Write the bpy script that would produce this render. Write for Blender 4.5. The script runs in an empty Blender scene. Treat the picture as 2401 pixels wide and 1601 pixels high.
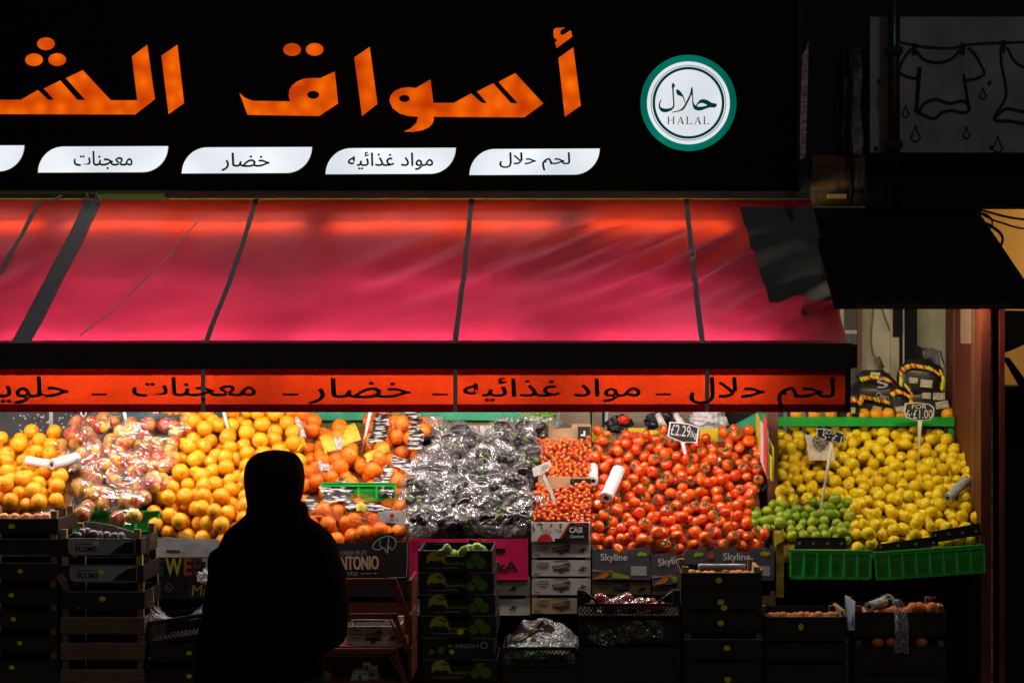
import bpy, bmesh, math, random
import numpy as np
from mathutils import Vector, Matrix, noise, Quaternion
R = math.radians
random.seed(7); np.random.seed(7)
scene = bpy.context.scene
COL = scene.collection

# ---------------------------------------------------------------- camera, sky, light, exposure
F, U0, V0, HC = 4657.0, 1350.0, 800.5, 2.15      # focal length in photo pixels, principal point, eye height
cam = bpy.data.cameras.new('camera'); cam_ob = bpy.data.objects.new('camera', cam); COL.objects.link(cam_ob)
cam_ob.location = (0, 0, HC); cam_ob.rotation_euler = (R(90), 0, 0)
cam.sensor_width = 36; cam.lens = 36*F/2401; cam.shift_x = -(U0-1200.5)/2401
cam.clip_start = .1; cam.clip_end = 300
scene.camera = cam_ob
world = bpy.data.worlds.new('World'); scene.world = world; world.use_nodes = True
wn = world.node_tree.nodes; wl = world.node_tree.links
bg = wn['Background']
sky = wn.new('ShaderNodeTexSky'); sky.sky_type = 'NISHITA'; sky.sun_disc = False
sky.sun_elevation = R(12); sky.sun_rotation = R(180); sky.dust_density = 4.0
wl.new(sky.outputs['Color'], bg.inputs['Color'])
bg.inputs['Strength'].default_value = 0.003
sun = bpy.data.lights.new('night_glow', 'SUN'); sun.energy = 0.16; sun.angle = R(4); sun.color = (.86, .92, 1.0)
sun_ob = bpy.data.objects.new('night_glow', sun); COL.objects.link(sun_ob); sun_ob.location = (4, -6, 8)
sun_ob.rotation_euler = Vector((-.12, .8, -1.1)).to_track_quat('-Z', 'Y').to_euler()
scene.view_settings.view_transform = 'Standard'; scene.view_settings.look = 'None'
scene.view_settings.exposure = 0.0; scene.view_settings.gamma = 1.0
scene.render.engine = 'CYCLES'
cy = scene.cycles
cy.use_denoising = True
try: cy.denoiser = 'OPENIMAGEDENOISE'
except Exception: pass
cy.max_bounces = 8; cy.transparent_max_bounces = 24; cy.diffuse_bounces = 3; cy.glossy_bounces = 3; cy.transmission_bounces = 4
cy.caustics_reflective = False; cy.caustics_refractive = False; cy.sample_clamp_indirect = 4.0
TUBE = 92.0          # radiance of the tubes under the awning
MIDFILL = 38.0
BACKTUBE = 33.0
BULB = 130.0          # radiance of the kiosk tube
WALLLAMP = 38.0

# ---------------------------------------------------------------- helpers
def pm(Y): return F/Y
def W(u, v, Y): return Vector(((u-U0)*Y/F, Y, HC+(V0-v)*Y/F))
def WX(u, Y): return (u-U0)*Y/F
def WZ(v, Y): return HC+(V0-v)*Y/F

class MB:
    def __init__(s): s.v = []; s.f = []; s.m = []
    def add(s, vs, fs, mi=0):
        o = len(s.v); s.v += [tuple(p) for p in vs]; s.f += [tuple(i+o for i in f) for f in fs]; s.m += [mi]*len(fs); return s
    def box(s, x0, x1, y0, y1, z0, z1, mi=0):
        v = [(x, y, z) for z in (z0, z1) for y in (y0, y1) for x in (x0, x1)]
        return s.add(v, [(0,2,3,1),(4,5,7,6),(0,1,5,4),(2,6,7,3),(1,3,7,5),(0,4,6,2)], mi)
    def hexa(s, p8, mi=0):       # front quad (4) then back quad (4), same order
        return s.add(p8, [(0,1,2,3),(7,6,5,4),(0,4,5,1),(1,5,6,2),(2,6,7,3),(3,7,4,0)], mi)
    def prism(s, poly, y0, y1, mi=0):      # polygon in (x, z), front y0
        n = len(poly); v = [(x, y0, z) for x, z in poly]+[(x, y1, z) for x, z in poly]
        f = [tuple(range(n)), tuple(range(2*n-1, n-1, -1))]+[(i, i+n, (i+1) % n+n, (i+1) % n) for i in range(n)]
        return s.add(v, f, mi)
    def sheet(s, poly, y, mi=0): return s.add([(x, y, z) for x, z in poly], [tuple(range(len(poly)))], mi)
    def tube(s, pts, r, seg=8, mi=0, cap=True):
        pts = [Vector(p) for p in pts]; n = len(pts)
        rr = r if isinstance(r, (list, tuple)) else [r]*n
        vs = []; ref = None
        for i, p in enumerate(pts):
            d = (pts[min(i+1, n-1)]-pts[max(i-1, 0)]).normalized()
            if ref is None: ref = d.orthogonal().normalized()
            a = (ref-d*ref.dot(d)); a = a.normalized() if a.length > 1e-6 else d.orthogonal().normalized(); ref = a
            b = d.cross(a)
            for k in range(seg):
                t = 2*math.pi*k/seg; vs.append(p+(a*math.cos(t)+b*math.sin(t))*rr[i])
        fs = [(i*seg+k, i*seg+(k+1) % seg, (i+1)*seg+(k+1) % seg, (i+1)*seg+k) for i in range(n-1) for k in range(seg)]
        if cap: fs += [tuple(range(seg-1, -1, -1)), tuple((n-1)*seg+k for k in range(seg))]
        return s.add(vs, fs, mi)
    def ribbon(s, pts, wid, t=.003, mi=0):   # stroke in the xz plane at the y of each point, given width
        n = len(pts); L = []; Rr = []
        for i in range(n):
            a = Vector(pts[max(i-1, 0)]); b = Vector(pts[min(i+1, n-1)]); d = b-a; d.y = 0
            d = d.normalized() if d.length > 1e-9 else Vector((1, 0, 0)); nn = Vector((-d.z, 0, d.x))
            w = wid[i] if isinstance(wid, (list, tuple)) else wid
            L.append(Vector(pts[i])+nn*w/2); Rr.append(Vector(pts[i])-nn*w/2)
        return s.add(L+Rr, [(i, i+1, n+i+1, n+i) for i in range(n-1)], mi)
    def grid(s, nx, ny, fn, mi=0):
        vs = [fn(i/nx, j/ny) for j in range(ny+1) for i in range(nx+1)]
        return s.add(vs, [(j*(nx+1)+i, j*(nx+1)+i+1, (j+1)*(nx+1)+i+1, (j+1)*(nx+1)+i) for j in range(ny) for i in range(nx)], mi)

def to_mesh(name, mb, mats, off=(0, 0, 0), smooth=False):
    me = bpy.data.meshes.new(name); o = Vector(off)
    me.from_pydata([tuple(Vector(p)-o) for p in mb.v], [], mb.f)
    mats = mats if isinstance(mats, (list, tuple)) else [mats]
    for m in mats: me.materials.append(m)
    if len(mats) > 1: me.polygons.foreach_set('material_index', mb.m)
    if smooth: me.polygons.foreach_set('use_smooth', [True]*len(me.polygons))
    me.update(); return me
def tag(o, label=None, cat=None, group=None, kind=None):
    if label: o['label'] = label
    if cat: o['category'] = cat
    if group: o['group'] = group
    if kind: o['kind'] = kind
    return o
def link(name, data, parent=None, loc=(0, 0, 0), rot=None):
    o = bpy.data.objects.new(name, data); COL.objects.link(o); o.location = loc
    if rot is not None: o.rotation_euler = rot
    if parent is not None: o.parent = parent
    return o
ORG = {}
def thing(name, label, cat, loc, group=None, rot=None):
    o = link(name, None, None, loc, rot); ORG[o.name] = Vector(loc); o.empty_display_size = .1
    return tag(o, label, cat, group)
def solid(name, label, cat, mb, mats, loc, group=None, smooth=False, kind=None):   # a thing that is one mesh, built in world coordinates
    o = link(name, to_mesh(name, mb, mats, loc, smooth), None, loc); ORG[o.name] = Vector(loc)
    return tag(o, label, cat, group, kind)
def part(name, mb, mats, parent, smooth=False, local=False, label=None):          # a part, built in world coordinates (parent unrotated) or local ones
    off = (0, 0, 0) if local else ORG[parent.name]
    o = link(name, to_mesh(name, mb, mats, off, smooth), parent); ORG[o.name] = ORG.get(parent.name, Vector())
    if label: o['label'] = label
    return o
def dup(root, loc, label=None, group=None, rot=None):
    r = root.copy(); COL.objects.link(r); r.location = loc
    if rot is not None: r.rotation_euler = rot
    if label: r['label'] = label
    if group: r['group'] = group
    for ch in list(root.children):
        c = ch.copy(); COL.objects.link(c); c.parent = r
        for g in list(ch.children):
            d = g.copy(); COL.objects.link(d); d.parent = c
    return r

# flat shapes and writing: a curve filled by Blender (keeps holes), laid in the xz plane facing -y
def fill_polys(polys):
    cu = bpy.data.curves.new('shape', 'CURVE'); cu.dimensions = '2D'; cu.fill_mode = 'BOTH'
    for p in polys:
        sp = cu.splines.new('POLY'); sp.points.add(len(p)-1); sp.use_cyclic_u = True
        for i, (x, z) in enumerate(p): sp.points[i].co = (x, z, 0, 1)
    return _eval(cu)
def _eval(cu):
    o = bpy.data.objects.new('tmp', cu); COL.objects.link(o)
    dg = bpy.context.evaluated_depsgraph_get(); me = bpy.data.meshes.new_from_object(o.evaluated_get(dg))
    vs = [(v.co.x, v.co.y) for v in me.vertices]; fs = [tuple(p.vertices) for p in me.polygons]
    bpy.data.objects.remove(o); bpy.data.curves.remove(cu); bpy.data.meshes.remove(me)
    return vs, fs
def text_shape(body, spacing=1.0, bold=0.0):
    cu = bpy.data.curves.new('text', 'FONT'); cu.body = body; cu.fill_mode = 'BOTH'; cu.space_character = spacing; cu.resolution_u = 3
    cu.offset = bold
    return _eval(cu)
ADV = {}
def arabic_shape(word, bold=0.0):     # one glyph at a time, so that strokes that overlap where letters join stay filled
    ref = max(v[0] for v in text_shape(chr(0xFE8D))[0]); x = 0.0; V, Fc = [], []
    for ch in word:
        if ch not in ADV: ADV[ch] = max(v[0] for v in text_shape(ch+chr(0xFE8D))[0])-ref
        if ch != ' ':
            vs, fs = text_shape(ch)
            for dx, dz in ((0, 0), (bold, 0), (-bold, 0), (0, bold), (0, -bold)):       # thickened strokes
                o = len(V); V += [(a+x+dx, b+dz) for a, b in vs]; Fc += [tuple(i+o for i in f) for f in fs]
        x += ADV[ch]
    return V, Fc
def fit(shape, x0, x1, z0, z1, y, shear=0.0, rot=0.0):
    vs, fs = shape; a = np.array(vs) if vs else np.zeros((1, 2)); lo = a.min(0); hi = a.max(0); sz = np.maximum(hi-lo, 1e-6)
    cx, cz = (x0+x1)/2, (z0+z1)/2; out = []
    for p in a:
        q = (p-lo)/sz; x = x0+q[0]*(x1-x0)+(q[1]-.5)*shear; z = z0+q[1]*(z1-z0)
        dx, dz = x-cx, z-cz; out.append((cx+dx*math.cos(rot)-dz*math.sin(rot), y, cz+dx*math.sin(rot)+dz*math.cos(rot)))
    return MB().add(out, [f for f in fs])
def circ(cx, cz, rx, rz=None, n=40): rz = rx if rz is None else rz; return [(cx+rx*math.cos(2*math.pi*k/n), cz+rz*math.sin(2*math.pi*k/n)) for k in range(n)]
def px_poly(pts, Y, sc=1.0, ou=0, ov=0): return [(WX(ou+x/sc, Y), WZ(ov+y/sc, Y)) for x, y in pts]
def shape_at(shape, y): vs, fs = shape; return MB().add([(x, y, z) for x, z in vs], fs)
def smooth_closed(p, k=4):      # Catmull-Rom through a closed outline
    n = len(p); out = []
    for i in range(n):
        p0, p1, p2, p3 = (np.array(p[(i+j-1) % n], float) for j in range(4))
        for t in np.linspace(0, 1, k, endpoint=False):
            out.append(tuple(.5*((2*p1)+(-p0+p2)*t+(2*p0-5*p1+4*p2-p3)*t*t+(-p0+3*p1-3*p2+p3)*t**3)))
    return out
def smooth_open(p, k=5):
    p = [np.array(q, float) for q in p]; P = [2*p[0]-p[1]]+p+[2*p[-1]-p[-2]]; out = []
    for i in range(1, len(P)-2):
        p0, p1, p2, p3 = P[i-1:i+3]
        for t in np.linspace(0, 1, k, endpoint=False):
            out.append(tuple(.5*((2*p1)+(-p0+p2)*t+(2*p0-5*p1+4*p2-p3)*t*t+(-p0+3*p1-3*p2+p3)*t**3)))
    return out+[tuple(p[-1])]

# Arabic words as presentation forms, in the order they stand from left to right
def ar(*codes): return ''.join(chr(c) for c in reversed(codes))
AR = {
 'pastry': ar(0xFEE3, 0xFECC, 0xFEA0, 0xFEE8, 0xFE8E, 0xFE95),
 'veg': ar(0xFEA7, 0xFEC0, 0xFE8E, 0xFEAD),
 'food': ar(0xFEE3, 0xFEEE, 0xFE8D, 0xFEA9, 0x20, 0xFECF, 0xFEAC, 0xFE8D, 0xFE8B, 0xFEF4, 0xFEEA),
 'meat': ar(0xFEDF, 0xFEA4, 0xFEE2, 0x20, 0xFEA3, 0xFEFC, 0xFEDD),
 'sweet': ar(0xFEA3, 0xFEE0, 0xFEEE, 0xFEF3, 0xFE8E, 0xFE95)}

# ---------------------------------------------------------------- materials
def _nt(name):
    m = bpy.data.materials.new(name); m.use_nodes = True; nt = m.node_tree
    for n in list(nt.nodes): nt.nodes.remove(n)
    return m, nt, nt.nodes.new('ShaderNodeOutputMaterial')
def N(nt, typ, **kw):
    n = nt.nodes.new(typ)
    for k, v in kw.items():
        if k.startswith('_'): setattr(n, k[1:], v)
        else: n.inputs[k.replace('__', ' ')].default_value = v
    return n
def rgb(c): return (c[0], c[1], c[2], 1)
def mixc(nt, fac, a, b):
    n = nt.nodes.new('ShaderNodeMix'); n.data_type = 'RGBA'
    for sock, val in ((n.inputs[0], fac), (n.inputs[6], a), (n.inputs[7], b)):
        if hasattr(val, 'is_linked'): nt.links.new(val, sock)
        elif isinstance(val, (int, float)): sock.default_value = val
        else: sock.default_value = rgb(val)
    return n.outputs[2]
def ramp(nt, inp, stops):
    n = nt.nodes.new('ShaderNodeValToRGB'); nt.links.new(inp, n.inputs[0]); e = n.color_ramp.elements
    while len(e) < len(stops): e.new(.5)
    for k, (p, c) in enumerate(stops): e[k].position = p; e[k].color = rgb(c) if isinstance(c, (tuple, list)) else (c, c, c, 1)
    return n.outputs[0]
def coords(nt, which='Object', sc=(1, 1, 1), rnd=True):
    t = nt.nodes.new('ShaderNodeTexCoord'); out = t.outputs[which]
    if rnd:
        oi = nt.nodes.new('ShaderNodeObjectInfo'); mu = nt.nodes.new('ShaderNodeVectorMath'); mu.operation = 'SCALE'
        mu.inputs[0].default_value = (7.3, 3.1, 5.7); nt.links.new(oi.outputs['Random'], mu.inputs['Scale'])
        ad = nt.nodes.new('ShaderNodeVectorMath'); nt.links.new(out, ad.inputs[0]); nt.links.new(mu.outputs[0], ad.inputs[1]); out = ad.outputs[0]
    mp = nt.nodes.new('ShaderNodeMapping'); mp.inputs['Scale'].default_value = sc; nt.links.new(out, mp.inputs[0])
    return mp.outputs[0]
def M(name, col, rough=.6, col2=None, nscale=8.0, namt=(.35, .65), var=None, bump=None, spec=.4, metal=0.0, sc=(1, 1, 1), coat=0.0, which='Object'):
    """Principled material: col blended to col2 by noise, optional per-object second tint (var), optional noise bump (scale, strength)."""
    m, nt, out = _nt(name); L = nt.links
    b = N(nt, 'ShaderNodeBsdfPrincipled', Roughness=rough, Metallic=metal); b.inputs['Specular IOR Level'].default_value = spec
    b.inputs['Coat Weight'].default_value = coat; b.inputs['Coat Roughness'].default_value = .1
    c = coords(nt, which, sc)
    base = None
    if col2 is not None:
        nz = N(nt, 'ShaderNodeTexNoise', Scale=nscale, Detail=4.0, Roughness=.6); L.new(c, nz.inputs['Vector'])
        f = ramp(nt, nz.outputs['Fac'], [(namt[0], 0.0), (namt[1], 1.0)]); base = mixc(nt, f, col, col2)
    if var is not None:
        oi = nt.nodes.new('ShaderNodeObjectInfo'); base = mixc(nt, oi.outputs['Random'], base if base is not None else col, var) if not isinstance(var, float) else base
    if base is None: b.inputs['Base Color'].default_value = rgb(col)
    else: L.new(base, b.inputs['Base Color'])
    if bump:
        nz = N(nt, 'ShaderNodeTexNoise', Scale=bump[0], Detail=3.0); L.new(c, nz.inputs['Vector'])
        bp = N(nt, 'ShaderNodeBump', Strength=bump[1], Distance=bump[2] if len(bump) > 2 else .01); L.new(nz.outputs['Fac'], bp.inputs['Height']); L.new(bp.outputs[0], b.inputs['Normal'])
    L.new(b.outputs[0], out.inputs[0]); return m
def emit(name, col, strength, col2=None, nscale=10.0, namt=(.3, .7)):
    m, nt, out = _nt(name); e = N(nt, 'ShaderNodeEmission', Strength=strength); e.inputs['Color'].default_value = rgb(col)
    if col2:
        c = coords(nt); nz = N(nt, 'ShaderNodeTexVoronoi', Scale=nscale); nz.feature = 'SMOOTH_F1'; nt.links.new(c, nz.inputs['Vector'])
        nt.links.new(mixc(nt, ramp(nt, nz.outputs['Distance'], [(namt[0], 0.0), (namt[1], 1.0)]), col, col2), e.inputs['Color'])
    nt.links.new(e.outputs[0], out.inputs[0]); return m
def film(name, lo=.1, hi=.65, nscale=30.0, rough=.12, white=.25, bump=.6, tint=(1, 1, 1)):
    """Clear plastic film: see-through, with gloss that grows at grazing angles and along crinkles."""
    m, nt, out = _nt(name); L = nt.links; c = coords(nt)
    nz = N(nt, 'ShaderNodeTexNoise', Scale=nscale, Detail=3.0, Distortion=1.2); L.new(c, nz.inputs['Vector'])
    bp = N(nt, 'ShaderNodeBump', Strength=bump, Distance=.02); L.new(nz.outputs['Fac'], bp.inputs['Height'])
    g = N(nt, 'ShaderNodeBsdfGlossy', Roughness=rough); L.new(bp.outputs[0], g.inputs['Normal'])
    d = nt.nodes.new('ShaderNodeBsdfDiffuse'); d.inputs['Color'].default_value = rgb((.85*tint[0], .87*tint[1], .9*tint[2])); L.new(bp.outputs[0], d.inputs['Normal'])
    gd = N(nt, 'ShaderNodeMixShader', Fac=white); L.new(g.outputs[0], gd.inputs[1]); L.new(d.outputs[0], gd.inputs[2])
    t = nt.nodes.new('ShaderNodeBsdfTransparent')
    lw = N(nt, 'ShaderNodeLayerWeight', Blend=.35); L.new(bp.outputs[0], lw.inputs['Normal'])
    rid = ramp(nt, nz.outputs['Fac'], [(.42, 0.0), (.5, 1.0), (.58, 0.0)])
    mx = nt.nodes.new('ShaderNodeMath'); mx.operation = 'MAXIMUM'; L.new(lw.outputs['Facing'], mx.inputs[0]); L.new(rid, mx.inputs[1])
    mr = N(nt, 'ShaderNodeMapRange'); mr.inputs['To Min'].default_value = lo; mr.inputs['To Max'].default_value = hi; L.new(mx.outputs[0], mr.inputs['Value'])
    mix = nt.nodes.new('ShaderNodeMixShader'); L.new(mr.outputs[0], mix.inputs[0]); L.new(t.outputs[0], mix.inputs[1]); L.new(gd.outputs[0], mix.inputs[2])
    L.new(mix.outputs[0], out.inputs[0]); return m
def cloth(name, dif, trans, tw=.5, weave=900.0, col2=None, spec=.0):
    m, nt, out = _nt(name); L = nt.links; c = coords(nt, rnd=False)
    nz = N(nt, 'ShaderNodeTexNoise', Scale=2.2, Detail=6.0, Roughness=.7); L.new(c, nz.inputs['Vector'])
    f = ramp(nt, nz.outputs['Fac'], [(.38, 0.0), (.66, 1.0)])
    fz = N(nt, 'ShaderNodeTexNoise', Scale=170.0, Detail=3.0, Roughness=.8); L.new(c, fz.inputs['Vector']); gr = ramp(nt, fz.outputs['Fac'], [(.35, .62), (.65, 1.0)])
    def grain(col):
        x = nt.nodes.new('ShaderNodeMix'); x.data_type = 'RGBA'; x.blend_type = 'MULTIPLY'; x.inputs[0].default_value = 1.0; L.new(col, x.inputs[6]); L.new(gr, x.inputs[7]); return x.outputs[2]
    d = nt.nodes.new('ShaderNodeBsdfDiffuse'); L.new(grain(mixc(nt, f, dif, col2 or tuple(.8*x for x in dif))), d.inputs['Color'])
    t = nt.nodes.new('ShaderNodeBsdfTranslucent'); L.new(grain(mixc(nt, f, trans, tuple(.66*x for x in trans))), t.inputs['Color'])
    wv = N(nt, 'ShaderNodeTexNoise', Scale=weave, Detail=1.0); L.new(c, wv.inputs['Vector'])
    bp = N(nt, 'ShaderNodeBump', Strength=.35, Distance=.002); L.new(wv.outputs['Fac'], bp.inputs['Height'])
    L.new(bp.outputs[0], d.inputs['Normal'])
    mx = N(nt, 'ShaderNodeMixShader', Fac=tw); L.new(d.outputs[0], mx.inputs[1]); L.new(t.outputs[0], mx.inputs[2])
    last = mx.outputs[0]
    if spec:
        g = N(nt, 'ShaderNodeBsdfGlossy', Roughness=.42); m2 = N(nt, 'ShaderNodeMixShader', Fac=spec); L.new(last, m2.inputs[1]); L.new(g.outputs[0], m2.inputs[2]); last = m2.outputs[0]
    L.new(last, out.inputs[0]); return m
def bricks(name, c1, c2, mortar, sc, bw=.215, bh=.065, off=.5):
    m, nt, out = _nt(name); L = nt.links; t = nt.nodes.new('ShaderNodeTexCoord')
    mp = nt.nodes.new('ShaderNodeMapping'); mp.inputs['Rotation'].default_value = (R(-90), 0, 0); L.new(t.outputs['Object'], mp.inputs[0])
    b = N(nt, 'ShaderNodeTexBrick', Scale=sc); b.offset = off
    b.inputs['Color1'].default_value = rgb(c1); b.inputs['Color2'].default_value = rgb(c2); b.inputs['Mortar'].default_value = rgb(mortar)
    b.inputs['Brick Width'].default_value = bw; b.inputs['Row Height'].default_value = bh; b.inputs['Mortar Size'].default_value = .01
    L.new(mp.outputs[0], b.inputs['Vector']); nz = N(nt, 'ShaderNodeTexNoise', Scale=14.0, Detail=5.0); L.new(t.outputs['Object'], nz.inputs['Vector'])
    p = N(nt, 'ShaderNodeBsdfPrincipled', Roughness=.85); L.new(mixc(nt, ramp(nt, nz.outputs['Fac'], [(.45, 0.0), (.8, .6)]), b.outputs['Color'], tuple(.4*x for x in c1)), p.inputs['Base Color'])
    bp = N(nt, 'ShaderNodeBump', Strength=.5, Distance=.01); L.new(b.outputs['Fac'], bp.inputs['Height']); bp.invert = True; L.new(bp.outputs[0], p.inputs['Normal'])
    L.new(p.outputs[0], out.inputs[0]); return m
def fruit_mat(name, a, b, rough=.35, spot=None, spec=.5, coat=0.0, nscale=25.0, bump=None, mode='rand'):
    """Skin colour between a and b per fruit and over its own mottling; a dot at the stem end."""
    m, nt, out = _nt(name); L = nt.links
    p = N(nt, 'ShaderNodeBsdfPrincipled', Roughness=rough); p.inputs['Specular IOR Level'].default_value = spec; p.inputs['Coat Weight'].default_value = coat
    oi = nt.nodes.new('ShaderNodeObjectInfo'); c = coords(nt)
    nz = N(nt, 'ShaderNodeTexNoise', Scale=nscale, Detail=3.0); L.new(c, nz.inputs['Vector'])
    if mode == 'rand':
        ad = nt.nodes.new('ShaderNodeMath'); ad.operation = 'MULTIPLY_ADD'; L.new(nz.outputs['Fac'], ad.inputs[0]); ad.inputs[1].default_value = .5
        s = nt.nodes.new('ShaderNodeMath'); s.operation = 'MULTIPLY_ADD'; L.new(oi.outputs['Random'], s.inputs[0]); s.inputs[1].default_value = .9; s.inputs[2].default_value = -.2
        L.new(s.outputs[0], ad.inputs[2]); f = ad.outputs[0]
    else:
        f = ramp(nt, nz.outputs['Fac'], [(.42, 0.0), (.6, 1.0)])
    col = mixc(nt, f, a, b)
    if spot:
        tc = nt.nodes.new('ShaderNodeTexCoord'); dst = nt.nodes.new('ShaderNodeVectorMath'); dst.operation = 'DISTANCE'
        L.new(tc.outputs['Object'], dst.inputs[0]); dst.inputs[1].default_value = (0, 0, spot[1])
        col = mixc(nt, ramp(nt, dst.outputs['Value'], [(spot[2], 0.0), (spot[2]*1.7, 1.0)]), spot[0], col)
    L.new(col, p.inputs['Base Color'])
    if bump:
        b2 = N(nt, 'ShaderNodeTexNoise', Scale=bump[0], Detail=2.0); L.new(c, b2.inputs['Vector'])
        bp = N(nt, 'ShaderNodeBump', Strength=bump[1], Distance=.002); L.new(b2.outputs['Fac'], bp.inputs['Height']); L.new(bp.outputs[0], p.inputs['Normal'])
    L.new(p.outputs[0], out.inputs[0]); return m
# ---------------------------------------------------------------- colours
BLACK = M('black_gloss_panel', (.0025, .0025, .003), .4, spec=.08)
BLACKM = M('black_matt', (.006, .006, .007), .7, spec=.15)
GREYMETAL = M('grey_metal', (.10, .10, .11), .45, (.06, .06, .065), 6, metal=.0, spec=.5)
DARKMETAL = M('dark_metal', (.012, .012, .014), .5, spec=.3)
PIPE = M('black_pipe_paint', (.02, .02, .023), .35, spec=.4)
REDWOOD = M('red_brown_paint', (.13, .022, .011), .5, (.06, .012, .007), 9, sc=(3, 3, .4), bump=(30, .2), spec=.4)
BROWNWOOD = M('brown_wood', (.15, .06, .03), .55, (.07, .028, .014), 8, sc=(4, 4, .5), bump=(40, .2))
RAWWOOD = M('raw_wood', (.42, .29, .16), .75, (.28, .18, .09), 10, sc=(1, 6, 8), bump=(60, .2))
CARD = M('brown_cardboard', (.46, .30, .16), .85, (.36, .23, .12), 12)
CARDIN = M('grey_cardboard', (.40, .36, .30), .85, (.30, .27, .23), 12)
WHITECARD = M('white_card', (.74, .73, .70), .6, (.6, .58, .55), 10)
WHITE = M('white_plastic', (.8, .8, .8), .35)
GREENPL = M('green_plastic', (.016, .42, .05), .35, (.012, .34, .04), 12, spec=.5)
GREENPAINT = M('green_painted_metal', (.015, .36, .16), .4, (.01, .26, .12), 14, spec=.5)
TEALPAINT = M('teal_painted_metal', (.05, .16, .17), .45, (.03, .10, .12), 14, spec=.5)
BLUEGREY = M('blue_grey_paint', (.09, .13, .16), .5, (.05, .075, .10), 14)
BLACKPL = M('black_plastic', (.010, .010, .011), .4, spec=.35)
BLACKCARD = M('black_printed_card', (.010, .010, .011), .5, (.016, .015, .014), 20, spec=.3)
YELLOWST = M('yellow_sticker', (.62, .60, .03), .5)
INK = M('black_ink', (.008, .008, .008), .7)

# ---------------------------------------------------------------- ground
g = MB().grid(30, 30, lambda a, b: (-60+120*a, -40+49.0*b, 0)); solid('road', None, None, g, M('asphalt', (.045, .045, .047), .8, (.06, .06, .06), 40, bump=(200, .4)), (0, 0, 0), kind='structure')
g = MB().box(-60, 60, 5.6, 60, -.1, .12); PAVE = bricks('paving', (.20, .19, .18), (.16, .155, .15), (.06, .06, .06), 1.0, .6, .4)
solid('pavement', None, None, g, M('paving_slabs', (.18, .17, .165), .85, (.12, .115, .11), 5, bump=(90, .3)), (0, 5.6, 0), kind='structure')
g = MB().box(-60, 60, 5.45, 5.597, -.1, .125); solid('kerb', None, None, g, M('kerb_stone', (.24, .235, .23), .8, (.17, .17, .17), 30), (0, 5.45, 0), kind='structure')

# ---------------------------------------------------------------- buildings
YW = 10.25
sb = thing('shop_building', 'dark shop building whose front carries the orange lettered fascia', 'building', (0, YW, .12))
XR = .93                       # edge of the right-hand kiosk bay
part('wall', MB().box(-7, XR, YW, YW+.4, .12, 6.5).box(XR, 2.02, YW+.004, YW+.4, 2.62, 6.5), M('dark_render', (.012, .012, .013), .8), sb)
TILE = bricks('dark_tiles', (.075, .078, .082), (.05, .052, .055), (.55, .55, .53), 1.0, .30, 1.4, 0.0)
part('tiled_wall', MB().box(-7, WX(178, YW), YW-.03, YW-.002, .6, 2.3), TILE, sb)
mb = MB()
for k in range(46):
    x = WX(random.choice([90, 95, 100, 60, 150, 163, 40])+random.uniform(-16, 16), YW-.034); z = WZ(random.uniform(970, 1020), YW-.034); w = random.uniform(.003, .014)
    mb.sheet([(x, z), (x+w, z+random.uniform(-.004, .004)), (x+w*.9, z+.006), (x+.001, z+.008)], YW-.034)
part('chalk_mark', mb, WHITECARD, sb)
part('door_panel', MB().box(WX(182, YW), WX(231, YW), YW-.05, YW-.002, .6, 2.5), M('dark_blue_door', (.035, .037, .055), .5, (.02, .02, .03), 10), sb)

nb = thing('neighbour_building', 'dark neighbouring building front with a grey painted mural board', 'building', (2, 10.2, .12))
part('wall', MB().box(2.025, 2.6, 10.3, 10.7, 3.3, 6.5).box(2.604, 9, 10.6, 11, .12, 2.2).box(2.604, 9, 10.3, 10.7, 3.32, 6.5).box(2.604, 9, 10.301, 10.7, 2.62, 3.0), M('near_black_wall', (.012, .012, .013), .8), nb)  # one even near-black colour
# far ochre side wall seen past the canopy
solid('ochre_wall', 'ochre plastered side wall lit by a lamp beyond the black canopy', 'wall', MB().box(2.0, 6, 11.6, 11.8, .12, 3.2),
      M('ochre_plaster', (.66, .38, .10), .85, (.55, .31, .085), 5, bump=(25, .3)), (4, 11.6, .12))

# mural board with its line drawing
YM = 10.1
mu = thing('mural_board', 'grey painted board with line drawing of washing hung on a line', 'mural', (WX(2240, YM), YM, WZ(358, YM)))
part('board', MB().box(WX(2040, YM), 4.2, YM, YM+.05, WZ(358, YM), WZ(40, YM)), M('grey_paint', (.36, .37, .40), .75, (.24, .25, .27), 3.0, bump=(120, .3)), mu)
D = lambda pts: [W(1800+x/2.178, y/2.178, YM-.004) for x, y in smooth_open(pts)]
mb = MB()
for pts, w in [([(640,205),(675,215),(800,240),(940,245),(1050,225),(1309,215),(1420,212)], 11), ([(735,250),(700,290),(676,345),(675,370),(705,388),(750,400),(778,380)], 12),
    ([(760,262),(800,305),(870,320),(940,300),(985,250)], 13), ([(1025,245),(1060,280),(1098,350),(1105,380),(1060,402),(1010,410)], 12), ([(775,343),(768,450),(758,570)], 22),
    ([(758,570),(845,605),(890,575),(940,565),(1000,575),(1032,555),(1000,515),(930,528),(860,508),(800,528),(772,575)], 14), ([(1000,378),(1012,450),(1027,552)], 15),
    ([(1190,240),(1195,330),(1218,490),(1155,605),(1240,618),(1330,632),(1440,620)], 14), ([(1155,605),(1220,555),(1309,570),(1440,560)], 13), ([(1222,240),(1260,310),(1309,340),(1400,345)], 12)]:
    mb.ribbon(D(pts), w/2.178*YM/F)
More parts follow.
